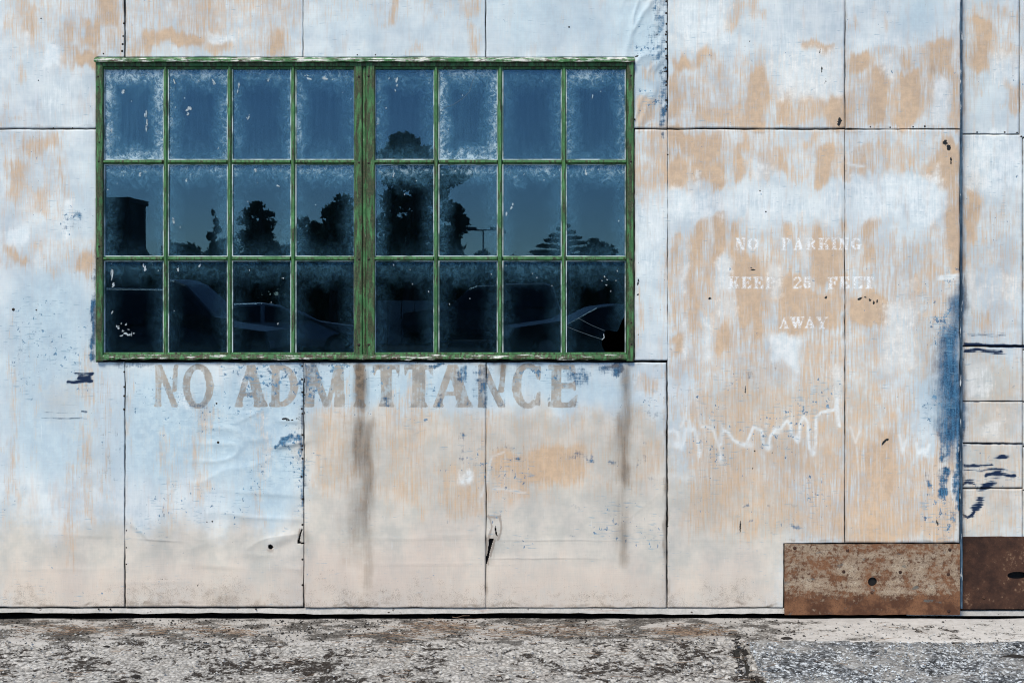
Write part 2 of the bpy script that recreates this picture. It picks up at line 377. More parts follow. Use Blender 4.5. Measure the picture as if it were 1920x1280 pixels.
def R(L, x0, y0, x1, y1, v=0.7, s=13, rag=16):
    _cnt[0] += 1; m_ = s + rag + 4
    ia, ib = max(0, int((x0 - m_ - X0C) / CS)), min(CW, int((x1 + m_ - X0C) / CS) + 1)
    ja, jb = max(0, int((y0 - m_ - Y0C) / CS)), min(CH, int((y1 + m_ - Y0C) / CS) + 1)
    if ia >= ib or ja >= jb: return
    x = gx_[ja:jb, ia:ib]; y = gy_[ja:jb, ia:ib]
    a, b = COLN[_cnt[0] % 7][ia:ib][None, :], COLN[(_cnt[0] + 3) % 7][ia:ib][None, :]
    e, f = ROWN[_cnt[0] % 7][ja:jb][:, None], ROWN[(_cnt[0] + 3) % 7][ja:jb][:, None]
    sx = min(s, max(3.0, (x1 - x0) * 0.7))
    fx = sst((x - x0 + e * sx * .7) / sx + .5) * sst((x1 - x + f * sx * .7) / sx + .5)
    fy = sst((y - y0 + a * rag) / s + .5) * sst((y1 - y + b * rag) / s + .5)
    blend(L, (slice(ja, jb), slice(ia, ib)), fx * fy, v)
def E(L, cx, cy, rx, ry, v=0.8, ang=0.0, p=1.3):
    m_ = max(rx, ry) * 1.6 + 3
    ia, ib = max(0, int((cx - m_ - X0C) / CS)), min(CW, int((cx + m_ - X0C) / CS) + 1)
    ja, jb = max(0, int((cy - m_ - Y0C) / CS)), min(CH, int((cy + m_ - Y0C) / CS) + 1)
    if ia >= ib or ja >= jb: return
    x = gx_[ja:jb, ia:ib] - cx; y = gy_[ja:jb, ia:ib] - cy
    c_, s_ = math.cos(R_(ang)), math.sin(R_(ang)); u = (x * c_ + y * s_) / rx; w = (-x * s_ + y * c_) / ry
    blend(L, (slice(ja, jb), slice(ia, ib)), sst(p - np.sqrt(u * u + w * w)), v)
def P(L, pts, w, v=0.9):
    for (ax, ay), (bx, by) in zip(pts[:-1], pts[1:]):
        m_ = w + 4
        ia, ib = max(0, int((min(ax, bx) - m_ - X0C) / CS)), min(CW, int((max(ax, bx) + m_ - X0C) / CS) + 1)
        ja, jb = max(0, int((min(ay, by) - m_ - Y0C) / CS)), min(CH, int((max(ay, by) + m_ - Y0C) / CS) + 1)
        if ia >= ib or ja >= jb: continue
        x = gx_[ja:jb, ia:ib]; y = gy_[ja:jb, ia:ib]
        dx, dy = bx - ax, by - ay; t = np.clip(((x - ax) * dx + (y - ay) * dy) / (dx * dx + dy * dy + 1e-9), 0, 1)
        d = np.hypot(x - ax - t * dx, y - ay - t * dy)
        blend(L, (slice(ja, jb), slice(ia, ib)), sst((w - d) / 2.5 + .5), v)

for a in [  # tan primer showing through, upper left
    (0, 0, 60, 70, .38), (45, 0, 82, 80, .62), (186, -20, 226, 55, .85), (155, 28, 190, 78, .82), (118, 40, 142, 95, .62), (140, 85, 182, 116, .92),
    (118, 98, 162, 124, .5), (190, 52, 230, 104, .5), (0, 150, 14, 240, .4), (0, 214, 42, 232, .5), (50, 205, 58, 240, .45), (32, 108, 50, 142, .5),
    (42, 262, 116, 287, .68), (26, 250, 48, 330, .42), (15, 300, 42, 385, .66), (58, 340, 86, 405, .58), (108, 300, 120, 395, .5),
    (0, 458, 32, 474, .72), (20, 468, 66, 490, .72), (60, 484, 106, 504, .42), (145, 481, 173, 514, .85), (104, 488, 146, 502, .3),
    (265, 62, 382, 92, .98), (380, 72, 436, 98, .74), (234, 74, 300, 100, .58), (330, -20, 420, 55, .5), (378, -20, 402, 62, .66), (420, -20, 540, 22, .45),
    (500, 63, 532, 100, .85), (470, 40, 500, 100, .4), (440, -20, 540, 30, .5), (300, -20, 332, 40, .4), (540, 55, 562, 104, .34), (500, -20, 560, 60, .4),
    (729, -20, 746, 45, .7), (798, -20, 814, 20, .4), (868, -20, 906, 30, .55), (874, 30, 892, 95, .6), (738, 90, 792, 104, .45), (880, 48, 906, 92, .35), (600, -20, 680, 40, .22),
    (1000, 86, 1062, 96, .34), (1194, 184, 1236, 238, .72), (1204, 134, 1232, 160, .55), (1050, -20, 1064, 60, .2),
    # upper right sheets
    (1257, 92, 1302, 127, 1.), (1300, 97, 1352, 127, .76), (1254, 126, 1277, 240, .8), (1275, 126, 1376, 202, .46), (1298, 188, 1422, 238, .7), (1400, 128, 1442, 226, .92),
    (1392, 113, 1437, 150, .5), (1454, 163, 1487, 236, .8), (1485, 184, 1542, 238, .66), (1498, 163, 1516, 192, .55), (1540, 194, 1582, 236, .97), (1500, 76, 1561, 104, .88),
    (1364, -20, 1392, 55, .55), (1402, -20, 1414, 40, .7), (1418, 8, 1432, 26, .45), (1376, 78, 1392, 106, .34), (1257, -20, 1271, 92, .36),
    (1588, 88, 1632, 136, 1.), (1608, 81, 1652, 96, .55), (1625, 134, 1667, 236, .97), (1600, 134, 1627, 162, .62), (1585, 178, 1597, 236, .85), (1664, 178, 1692, 236, .6),
    (1680, 128, 1727, 236, .97), (1680, 80, 1702, 116, .8), (1648, 82, 1732, 130, .4), (1734, 84, 1792, 146, .82), (1734, 128, 1746, 216, .76), (1782, 128, 1802, 240, .8), (1774, 208, 1796, 240, .66),
    (1590, 18, 1612, 46, .4), (1640, 18, 1682, 62, .22), (1774, 28, 1802, 82, .28),
    (1824, 44, 1861, 120, .92), (1858, 79, 1925, 96, .62), (1830, 14, 1925, 36, .45), (1844, 108, 1857, 126, .66), (1878, 148, 1925, 212, .5), (1808, 108, 1872, 162, .3),
    # under the y=242 joint
    (1220, 248, 1250, 302, .58), (1190, 298, 1242, 357, .6), (1188, 338, 1206, 372, .55), (1240, 242, 1252, 352, .75), (1204, 364, 1213, 386, .55), (1194, 538, 1202, 652, .62), (1237, 528, 1251, 602, .38),
    (1254, 246, 1352, 292, .9), (1254, 288, 1284, 361, 1.), (1288, 288, 1332, 326, .86), (1334, 288, 1360, 349, 1.), (1282, 300, 1336, 350, .38), (1374, 268, 1394, 352, .9),
    (1390, 247, 1413, 299, .66), (1368, 245, 1402, 272, .44), (1429, 263, 1447, 337, .66), (1449, 273, 1467, 327, .8), (1410, 247, 1452, 332, .34), (1533, 268, 1564, 347, .9),
    (1508, 250, 1537, 271, .55), (1562, 268, 1584, 347, .55), (1540, 250, 1582, 277, .44),
    (1262, 430, 1280, 502, .76), (1299, 413, 1317, 502, .9), (1325, 404, 1360, 492, .92), (1367, 423, 1387, 542, .86), (1384, 418, 1402, 442, .55), (1464, 423, 1492, 452, .76), (1438, 428, 1457, 502, .55),
    (1499, 393, 1509, 472, .55), (1524, 438, 1583, 522, .92), (1543, 393, 1552, 442, .55), (1400, 448, 1502, 512, .4), (1512, 420, 1584, 450, .35),
    (1254, 478, 1277, 622, .6), (1294, 478, 1317, 642, .8), (1314, 478, 1342, 562, .6), (1374, 484, 1437, 602, .92), (1408, 598, 1437, 642, .97), (1434, 488, 1472, 602, .58),
    (1467, 518, 1502, 602, .92), (1498, 538, 1582, 622, .8), (1328, 558, 1382, 622, .54), (1459, 593, 1512, 632, .86), (1256, 628, 1287, 677, .92), (1333, 623, 1372, 672, .92),
    (1378, 598, 1402, 652, .66), (1498, 638, 1582, 722, .58), (1343, 588, 1372, 622, .55), (1252, 500, 1300, 560, .4),
    (1290, 700, 1584, 1000, .36), (1368, 698, 1412, 902, .56), (1298, 718, 1332, 802, .56), (1358, 858, 1392, 932, .62), (1458, 848, 1502, 1002, .56), (1498, 868, 1584, 1016, .52),
    (1518, 788, 1584, 862, .56), (1488, 718, 1542, 792, .52), (1254, 740, 1300, 800, .35),
    (1586, 298, 1602, 347, .76), (1598, 260, 1622, 302, .66), (1604, 263, 1642, 327, .6), (1654, 263, 1670, 327, .7), (1678, 253, 1702, 322, .6), (1699, 283, 1714, 302, .86),
    (1734, 293, 1772, 347, .76), (1763, 256, 1802, 347, .92), (1783, 343, 1802, 402, .76), (1777, 388, 1802, 512, 1.), (1640, 268, 1700, 318, .4), (1715, 270, 1760, 320, .35),
    (1621, 408, 1642, 502, .86), (1668, 408, 1682, 502, .44), (1737, 403, 1752, 492, .76), (1738, 488, 1772, 522, .62), (1585, 398, 1597, 442, .76), (1598, 498, 1662, 517, .54),
    (1586, 552, 1667, 614, .97), (1658, 533, 1702, 602, .24), (1699, 513, 1727, 562, .62), (1718, 588, 1747, 614, .62), (1743, 538, 1767, 592, .5), (1723, 553, 1777, 577, .55),
    (1588, 618, 1662, 722, .42), (1588, 718, 1652, 802, .46), (1588, 818, 1627, 902, .62), (1624, 828, 1652, 1012, .8), (1649, 798, 1678, 952, .92), (1718, 848, 1747, 902, .42),
    (1748, 798, 1772, 862, .6), (1778, 808, 1797, 902, .72), (1588, 928, 1682, 1017, .68), (1698, 948, 1792, 1002, .68),
    (1811, 308, 1840, 347, .62), (1811, 348, 1837, 452, .84), (1819, 278, 1832, 312, .45), (1806, 438, 1925, 502, .36), (1878, 498, 1902, 562, .54), (1818, 578, 1852, 622, .54), (1806, 660, 1925, 1005, .28),
    # below the window
    (718, 768, 792, 832, .34), (718, 888, 762, 922, .5), (904, 758, 922, 932, .52), (928, 838, 1102, 892, .74), (998, 833, 1047, 892, .92), (928, 878, 1002, 932, .48), (858, 868, 892, 932, .54),
    (1194, 818, 1242, 902, .44), (1193, 698, 1232, 737, .55), (578, 758, 692, 832, .24), (376, 762, 404, 802, .36), (236, 700, 246, 760, .4), (236, 780, 248, 860, .34), (640, 700, 660, 760, .3),
    (120, 860, 142, 1070, .36), (10, 840, 20, 1000, .28), (0, 828, 40, 842, .34), (176, 676, 190, 800, .3)]:
    R('tan', *a)
for a in [(20, 600, 34, 960, .4, 16, 40), (60, 640, 70, 900, .3, 12, 40), (150, 660, 176, 980, .42, 18, 40), (196, 690, 210, 960, .34, 14, 40), (300, 800, 330, 1000, .34, 20, 40), (360, 740, 400, 940, .4, 24, 40), (478, 720, 500, 960, .36, 16, 40), (590, 760, 660, 900, .4, 26, 40), (720, 700, 800, 960, .42, 30, 40), (820, 860, 910, 960, .5, 30, 30)]:
    R('tan', *a)
for a in [(1254, 440, 1800, 720, .46, 40, 30), (1286, 720, 1720, 1000, .50, 40, 30), (1254, 250, 1584, 345, .40, 24, 24), (1586, 262, 1800, 330, .46, 24, 20), (1256, 104, 1584, 238, .36, 30, 30), (1588, 90, 1800, 238, .44, 24, 20), (1190, 250, 1252, 370, .4, 20), (0, -20, 234, 110, .34, 30), (236, -20, 566, 100, .38, 30), (1806, 380, 1925, 640, .34, 30), (1806, 20, 1925, 130, .34, 20), (570, -20, 905, 40, .2, 20), (580, 770, 1245, 930, .24, 40, 30), (1500, 860, 1790, 1016, .6, 30), (0, 440, 180, 510, .3, 20), (0, 250, 130, 410, .28, 24)]:
    R('tan', *a)
for a in [  # later coats of bright white
    (80, 82, 116, 132, .95, 14), (48, 60, 60, 110, .6), (0, 70, 40, 110, .5, 20), (8, 424, 62, 458, .95, 16), (116, 370, 132, 450, .8), (64, 470, 84, 512, .6), (30, 190, 70, 215, .4),
    (70, 140, 140, 220, .4, 30), (385, 52, 440, 76, .75), (430, 20, 470, 100, .35, 14),
    (1252, 350, 1590, 424, .5, 30, 30), (1258, 352, 1330, 412, .7, 20), (1390, 350, 1470, 410, .55, 18), (1596, 326, 1776, 410, .66, 26, 34), (1190, 380, 1250, 520, .5, 24), (1255, 0, 1370, 92, .55, 24), (1460, 90, 1584, 190, .62, 26), (1430, 60, 1500, 150, .5, 20),
    (1600, 60, 1690, 86, .5), (1648, 92, 1676, 150, .62), (1618, 120, 1626, 160, .7), (1740, 150, 1780, 235, .7, 8), (1412, 295, 1450, 350, .6), (1298, 308, 1312, 345, .7),
    (1278, 440, 1298, 560, .6), (1340, 480, 1372, 560, .62), (1440, 490, 1468, 560, .55), (1276, 590, 1296, 690, .7), (1316, 600, 1338, 690, .7), (1340, 560, 1380, 610, .5),
    (1440, 630, 1505, 690, .8, 14), (1500, 430, 1520, 510, .7), (1650, 560, 1720, 700, .55, 26), (1560, 690, 1584, 760, .6), (1690, 520, 1720, 600, .45, 20),
    (1806, 250, 1925, 360, .7, 26), (1856, 96, 1925, 160, .62, 24), (1806, 500, 1925, 580, .5, 24), (1806, 680, 1860, 750, .6, 20), (1836, 790, 1880, 830, .5), (1866, 760, 1925, 790, .3),
    (330, 735, 360, 770, .7, 14), (450, 700, 470, 725, .9), (486, 770, 505, 900, .4, 12), (860, 880, 888, 915, .6), (700, 676, 960, 690, .4), (1195, 690, 1206, 760, .6)]:
    R('white', *a)
for a in [  # pale blue coat
    (0, 500, 182, 900, .62, 40, 30), (182, 676, 234, 900, .45, 30, 20), (234, 690, 570, 900, .78, 26, 26), (420, 700, 570, 980, .72, 26, 30), (570, 676, 905, 772, .75, 14, 20), (860, 780, 900, 870, .62, 12, 12), (905, 676, 1190, 762, .72, 18, 24),
    (930, 835, 990, 850, .5), (1050, 930, 1130, 1060, .34, 24, 24), (1190, 0, 1252, 242, .85, 14, 12), (1190, 740, 1250, 1000, .5, 24, 24), (1190, 676, 1250, 690, .8), (911, -20, 1190, 104, .5, 40, 20), (570, -20, 911, 104, .35, 30, 20),
    (1668, 12, 1718, 56, .8, 14, 10), (1690, -20, 1782, 84, .55, 24, 10), (1690, 388, 1737, 522, .62, 16), (1713, 598, 1762, 812, .85, 14), (1738, 498, 1762, 560, .55), (1676, 848, 1722, 1002, .5), (1678, 246, 1770, 262, .55), (1725, 850, 1760, 990, .4, 16),
    (1843, 355, 1925, 420, .42, 20), (1806, 100, 1880, 235, .5, 24), (1806, 520, 1880, 600, .4, 20), (150, 540, 182, 676, .8, 16), (0, 60, 30, 110, .5, 20), (120, 250, 182, 480, .45, 30), (1200, 420, 1240, 640, .55, 22)]:
    R('pale', *a)
for a in [  # warm grey coat over the lower sheets
    (570, 772, 1252, 1145, .95, 40, 30), (-20, 985, 570, 1145, .95, 60, 24), (234, 985, 400, 1145, .8, 40, 30), (60, 700, 165, 800, .45, 30, 20), (150, 820, 200, 960, .5, 20), (0, 900, 60, 1000, .5, 30),
    (1252, 900, 1470, 1145, .95, 40, 30), (1300, 700, 1584, 900, .6, 40, 30), (1470, 960, 1810, 1025, .8, 30, 20), (1590, 700, 1660, 820, .7, 30), (1806, 660, 1925, 1010, .75, 40), (1390, 660, 1430, 760, .7, 16), (1600, 600, 1640, 760, .5), (1600, 820, 1640, 880, .5),
    (1325, 840, 1400, 1010, .7, 30), (1215, 268, 1242, 312, .6, 14), (1500, 600, 1560, 640, .5, 14), (1735, 120, 1760, 140, .5), (1720, 960, 1760, 1010, .5), (1806, 0, 1830, 100, .4)]:
    R('grey', *a)
for a in [(-20, 1050, 1470, 1180, .5, 50, 30), (570, 1010, 900, 1120, .6, 50, 30), (112, 880, 140, 1075, .62, 14), (234, 1060, 420, 1120, .45, 30), (570, 1060, 780, 1110, .75, 30), (920, 1050, 1190, 1120, .6, 30), (760, 940, 910, 1040, .4, 30), (1090, 860, 1140, 900, .5, 20), (930, 900, 1000, 960, .6, 20), (1350, 1010, 1440, 1060, .5, 20), (-20, 1070, 234, 1130, .6, 30), (1200, 840, 1245, 880, .5)]:
    R('pink', *a)
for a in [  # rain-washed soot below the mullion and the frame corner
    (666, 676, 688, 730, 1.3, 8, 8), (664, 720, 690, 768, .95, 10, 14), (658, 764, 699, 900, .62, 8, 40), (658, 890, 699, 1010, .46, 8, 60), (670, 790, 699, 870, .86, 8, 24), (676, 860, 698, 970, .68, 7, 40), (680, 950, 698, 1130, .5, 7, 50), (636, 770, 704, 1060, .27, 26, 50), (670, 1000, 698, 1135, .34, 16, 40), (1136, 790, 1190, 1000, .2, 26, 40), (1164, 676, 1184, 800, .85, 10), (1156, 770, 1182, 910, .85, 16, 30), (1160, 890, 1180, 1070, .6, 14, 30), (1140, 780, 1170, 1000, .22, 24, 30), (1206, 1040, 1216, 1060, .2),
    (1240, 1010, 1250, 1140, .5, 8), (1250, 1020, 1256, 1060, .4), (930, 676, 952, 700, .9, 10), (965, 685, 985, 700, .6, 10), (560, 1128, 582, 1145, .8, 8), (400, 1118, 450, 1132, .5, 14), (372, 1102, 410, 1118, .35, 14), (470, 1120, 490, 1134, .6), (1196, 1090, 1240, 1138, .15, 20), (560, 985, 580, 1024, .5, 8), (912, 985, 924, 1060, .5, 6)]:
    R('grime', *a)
for a in [(188, 676, 200, 800, .4), (680, 850, 696, 870, .7), (684, 940, 696, 980, .7), (700, 1000, 706, 1060, .3), (500, 1016, 516, 1034, .7), (912, 955, 940, 970, .6), (916, 980, 934, 1012, .5), (1736, 118, 1766, 142, .6), (1240, 1060, 1247, 1120, .5), (1380, 1000, 1384, 1010, .6), (1820, 500, 1850, 560, .2), (1376, 740, 1430, 765, .25, 20), (1510, 615, 1560, 640, .35, 14)]:
    R('brown', *a)
for a in [  # blue undercoat laid bare
    (1760, 798, 1788, 862, .66), (1794, 798, 1806, 952, .86, 6), (1761, 868, 1779, 927, .78), (1784, 878, 1803, 932, .76), (1732, 888, 1746, 927, .58),
    (1774, 938, 1802, 992, .42), (172, 478, 183, 560, .62, 7), (170, 555, 183, 678, .95, 7), (120, 398, 154, 432, .46), (236, 678, 290, 694, .52), (214, 678, 234, 694, .62), (888, 680, 916, 742, .5, 8), (800, 676, 836, 686, 1., 6, 6), (856, 686, 878, 716, .72, 8), (1060, 688, 1112, 712, .58), (1086, 700, 1100, 724, .66),
    (1144, 676, 1172, 702, .86, 7), (1120, 676, 1150, 690, .7, 6), (560, 676, 574, 960, .48, 8), (566, 740, 571, 950, .8, 5), (1228, -20, 1252, 120, .58, 9), (1236, 100, 1252, 240, .68, 8), (1212, 40, 1240, 120, .36), (1242, 252, 1248, 270, .9, 6), (1240, 205, 1252, 242, .8, 6),
    (860, 800, 872, 868, .42), (884, 860, 900, 872, .55), (922, 836, 986, 848, .46), (1056, 848, 1120, 858, .5), (1190, 850, 1210, 870, .4), (1216, 890, 1246, 905, .46), (1212, 770, 1242, 782, .5), (1430, 935, 1460, 950, .5), (1445, 668, 1456, 700, .45), (1400, 690, 1415, 715, .4),
    (640, 740, 660, 752, .3), (712, 740, 736, 764, .6, 6), (795, 745, 800, 762, .6), (820, 735, 830, 762, .6), (876, 745, 888, 762, .55), (930, 740, 948, 762, .6), (1076, 740, 1086, 762, .6), (904, 700, 914, 764, .62, 5), (286, 740, 296, 762, .5), (352, 748, 392, 764, .5), (570, 682, 600, 694, .6, 6), (640, 684, 656, 694, .5),
    (496, 688, 510, 700, .8, 5), (430, 690, 445, 705, .3), (1160, 858, 1172, 872, .4), (20, 600, 120, 700, .2, 30), (180, 800, 230, 900, .26, 20)]:
    R('blue', *a)
for a in [(969, 857, 17, 4, .85, -18), (1108, 862, 16, 5, .8, 22), (1150, 869, 14, 5, .8, 14), (1074, 1010, 14, 2.5, .9, 0), (1080, 950, 18, 5, .5, 8), (1130, 828, 6, 5, .5, 0), (1205, 830, 4, 8, .7, 0), (1095, 824, 5, 5, .6, 0), (1400, 945, 12, 5, .7, -10), (1488, 953, 12, 4, .7, 12), (1490, 992, 14, 5, .75, 18),
          (1410, 973, 6, 5, .6, 0), (1352, 957, 4, 8, .5, 0), (305, 968, 3, 16, .8, -14), (300, 1008, 32, 2.5, .7, 2), (280, 975, 20, 4, .4, 0), (1230, 773, 4, 3, .9, 0), (1218, 775, 4, 3, .9, 0), (1047, 945, 8, 3, .5, 0), (1024, 963, 5, 2, .7, -10), (1225, 657, 6, 3, .8, 0), (1257, 659, 5, 3, .8, 0), (1577, 733, 7, 2, .8, 10), (842, 974, 3, 8, .6, 20)]:
    E('blue', *a)
for a in [(1812, 625, 1890, 631, .6, 4, 2), (1806, 644, 1925, 651, 1., 3, 1), (1806, 655, 1882, 662, .85, 3, 2), (1806, 870, 1862, 875, .92, 3, 2), (1806, 878, 1892, 883, .7, 3, 2), (1806, 896, 1925, 899, .7, 3, 1), (1846, 886, 1904, 893, .95, 5, 3), (1806, 710, 1830, 713, .7, 3, 1), (1890, 724, 1906, 730, .5, 4), (1806, 927, 1850, 930, .6, 3, 1), (1806, 831, 1925, 836, .7, 3, 1), (1806, 862, 1925, 864, .5, 3, 1), (1830, 880, 1925, 882, .7, 3, 1), (1806, 888, 1925, 890, .55, 3, 1), (1806, 905, 1870, 908, .7, 3, 1), (1806, 752, 1925, 755, .6, 3, 1), (1820, 770, 1900, 773, .3, 3, 1), (1806, 660, 1925, 663, .6, 3, 1), (1840, 724, 1925, 726, .4, 3, 1),
          (138, 699, 176, 704, .95, 4, 2), (146, 704, 170, 714, .9, 5, 2), (124, 714, 174, 719, 1., 4, 2), (150, 769, 164, 775, .9, 4, 2), (78, 772, 150, 775, .45, 3, 1), (76, 783, 166, 787, .5, 3, 1), (120, 730, 165, 734, .34, 4, 2), (115, 745, 160, 748, .34, 3, 1), (110, 758, 165, 761, .34, 3, 1)]:
    R('navy', *a)
for a in [(1880, 858, 17, 6, .95, -10), (1850, 910, 20, 9, 1., -16), (1832, 947, 17, 9, 1., -30), (1838, 934, 12, 6, .8, 0), (1816, 903, 12, 3.5, .7, -12), (1822, 965, 6, 5, .9, -40)]:
    E('navy', *a)
P('navy', [(1804, 966), (1815, 969), (1826, 958)], 2.5, 1.); P('navy', [(1804, 912), (1812, 905), (1824, 905), (1832, 912)], 2.2, .9)
P('blue', [(513, 836), (530, 826), (550, 820), (567, 822)], 5, .9); R('brown', 524, 830, 562, 852, .5, 10); R('blue', 520, 826, 560, 836, .6, 6)
W_ = 'drip'
P(W_, [(1255, 810), (1262, 806), (1270, 812), (1273, 830), (1278, 842), (1282, 825), (1285, 805), (1300, 803), (1305, 810), (1310, 840), (1313, 855)], 2.6)
P(W_, [(1315, 800), (1325, 798), (1337, 805), (1342, 820), (1350, 845), (1352, 866)], 2.2, .8)
P(W_, [(1352, 835), (1355, 805), (1365, 810), (1375, 825), (1390, 835), (1400, 832), (1407, 812), (1412, 800), (1420, 804), (1427, 806), (1432, 830), (1440, 838), (1445, 815), (1452, 808), (1465, 800), (1475, 788), (1482, 795), (1485, 815), (1495, 828), (1498, 820), (1500, 795), (1507, 780), (1515, 790), (1518, 840), (1525, 850), (1530, 830), (1531, 780), (1540, 773), (1565, 770), (1570, 750), (1574, 800)], 2.8, 1.)
P(W_, [(1294, 752), (1284, 785), (1277, 800)], 2, .6); P(W_, [(1306, 740), (1310, 790), (1316, 800)], 2, .55); P(W_, [(1594, 798), (1604, 832), (1612, 808)], 2, .6)
P(W_, [(1686, 815), (1693, 848), (1700, 825)], 2.6, .8); P(W_, [(1717, 832), (1721, 852), (1729, 846), (1736, 856), (1742, 834)], 3, 1.)
for a in [(1496, 820, 7, 11), (1525, 846, 7, 10), (1351, 860, 5, 14), (1400, 834, 15, 7), (1312, 848, 5, 10), (1270, 834, 10, 9), (1456, 806, 10, 8), (1440, 836, 8, 9), (1693, 845, 5, 9), (1730, 846, 11, 7), (1292, 806, 12, 5), (1570, 775, 5, 30), (880, 893, 10, 14), (868, 905, 8, 6), (455, 715, 9, 8), (460, 722, 6, 5)]:
    E(W_, *a[:4], .95)
P(W_, [(902, 930), (915, 895), (919, 870), (925, 855), (945, 848)], 1.8, .6); P(W_, [(925, 915), (950, 918), (985, 922)], 2, .6); P(W_, [(1590, 305), (1600, 309), (1622, 312)], 1.8, .9); P(W_, [(1760, 520), (1804, 515)], 4, 1.); P(W_, [(1758, 523), (1800, 523)], 1.6, .8)
for a in [(1407, 502, 7, 1.6, 5), (1412, 506, 6, 1.6, 5), (1548, 557, 2.6, 3.6, 20), (1612, 560, 6, 2, -24), (1622, 557, 6, 1.8, 5), (1630, 563, 4, 3, 40), (1638, 568, 2.2, 4, 10), (1644, 566, 2.2, 4.5, 10), (1331, 560, 2.2, 3, -20), (1196, 530, 2.6, 9, 8), (1196, 552, 1.6, 2, 0), (1574, 228, 4, 11, 5), (1772, 268, 6, 6, 0), (1778, 276, 4, 8, -14), (1783, 300, 2, 14, -4),
          (1418, 630, 3, 1.6, 0), (1422, 617, 1.4, 1.4, 0), (1657, 830, 3, 9, 30), (1664, 824, 6, 2, -20), (1537, 100, 1.4, 8, 3), (1540, 132, 1.2, 8, 3), (1549, 152, 1.2, 8, 3), (1194, 105, 6, 2, -20), (1236, 65, 6, 1.5, 0), (1245, 135, 8, 2, 10), (1243, 128, 5, 1.6, 20), (1372, 654, 2, 2, 0), (1758, 980, 2.5, 7, -20), (1388, 988, 1.2, 16, 2), (1194, 628, 5, 1.3, 0), (1398, 730, 1, 9, 0)]:
    E('black', a[0], a[1], a[2], a[3], 1., a[4])
for (cx, cy, n, sp) in [(1395, 75, 12, 22), (430, 700, 8, 30), (1500, 760, 10, 40), (1440, 880, 8, 60), (60, 300, 5, 40), (900, 700, 14, 40), (1120, 690, 16, 30), (820, 690, 10, 26), (700, 1110, 14, 60), (400, 1110, 24, 30), (1100, 1120, 14, 80), (300, 1110, 10, 50)]:
    for i in range(n):
        E('black', cx + rng.normal() * sp, cy + rng.normal() * sp * .45, 1.2, 1.4, .8)
P('black', [(570, 690), (570, 780)], 1.4, .7); P('black', [(440, 772), (485, 785), (498, 776)], 1.2, .55); P('black', [(530, 784), (545, 788), (562, 782)], 1.6, .7)
P('grime', [(240, 985), (262, 1003), (275, 1005)], 2, .5); P('brown', [(1380, 1010), (1382, 990), (1392, 978)], 1.4, .6)

def bblur(a, r, times=2):
    for _ in range(times):
        for ax in (0, 1):
            pd = [(0, 0), (0, 0)]; pd[ax] = (r + 1, r); c_ = np.cumsum(np.pad(a, pd, mode='edge'), axis=ax)
            a = (np.take(c_, range(2 * r + 1, c_.shape[ax]), ax) - np.take(c_, range(0, c_.shape[ax] - 2 * r - 1), ax)) / (2 * r + 1)
    return a
LAY['tan'] = np.maximum(bblur(LAY['tan'], 2) * 1.0, .76 * bblur(LAY['tan'], 14))
LAY['pale'] = bblur(LAY['pale'], 16); LAY['grey'] = bblur(LAY['grey'], 14); LAY['pink'] = bblur(LAY['pink'], 12)
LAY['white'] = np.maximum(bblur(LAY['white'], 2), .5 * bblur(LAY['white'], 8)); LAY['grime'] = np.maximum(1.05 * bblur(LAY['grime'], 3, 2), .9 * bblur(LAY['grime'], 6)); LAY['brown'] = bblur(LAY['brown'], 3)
for pts in ([(914, 962), (920, 980), (914, 1008)], [(935, 962), (938, 990), (934, 1010)], [(912, 1012), (914, 1058)], [(926, 1010), (918, 1040)], [(562, 992), (558, 1016), (570, 1024)], [(912, 964), (936, 962)]): P('brown', pts, 2.5, .95)
E('brown', 507, 1024, 9, 9, .7); E('brown', 914, 1008, 6, 5, 1.)
LAY['blue'] = np.maximum(bblur(LAY['blue'], 1, 1), .62 * bblur(LAY['blue'], 7))
for a in [(1786, 524, 1806, 600, .95, 18, 20), (1774, 556, 1806, 650, 1., 20, 24), (1764, 620, 1806, 830, 1.1, 22, 20), (1754, 640, 1800, 815, .92, 22, 24), (1744, 660, 1790, 790, .5, 26, 24), (1730, 610, 1770, 800, .26, 30, 30), (1766, 820, 1800, 870, .5, 22, 24), (172, 540, 184, 680, .7, 12, 20), (1796, 430, 1806, 540, .5, 8, 14), (1794, 820, 1806, 960, .7, 8, 14)]: R('deep', *a)
LAY['deep'] = np.maximum(bblur(LAY['deep'], 3), .5 * bblur(LAY['deep'], 8))
for a in [(240, 676, 1195, 726, .8, 20), (0, 540, 182, 820, .5, 40), (234, 690, 572, 1015, .42, 40), (545, 676, 600, 960, .8, 20), (905, 820, 1252, 1060, .5, 40), (1290, 690, 1584, 1000, .52, 40), (1190, 0, 1252, 242, .9, 14), (1722, 500, 1804, 1000, .8, 20), (1380, 60, 1420, 110, .5), (700, 760, 905, 880, .4, 30), (1190, 676, 1252, 1000, .5, 20), (100, 380, 182, 460, .6, 20), (1586, 640, 1600, 1000, .6), (1576, 640, 1584, 1000, .5), (850, 770, 905, 880, .8, 14)]: R('scuff', *a)
LAY['scuff'] = np.maximum(bblur(LAY['scuff'], 10), .22)
LAY['splash'] = sst((gy_ - 1050) / 95.) * (.45 + .9 * vnoise(gx_ / 60., gy_ / 40., 68))
for a in [(380, 1085, 470, 1125, .9, 30), (420, 1110, 500, 1138, 1., 20), (680, 1095, 800, 1138, .9, 30), (1060, 1100, 1220, 1138, .8, 30), (555, 1115, 590, 1140, 1., 14), (240, 1120, 330, 1138, .8, 20), (1380, 1110, 1468, 1138, .7, 20)]: R('splash', *a)
LAY['splash'] = bblur(LAY['splash'], 4)
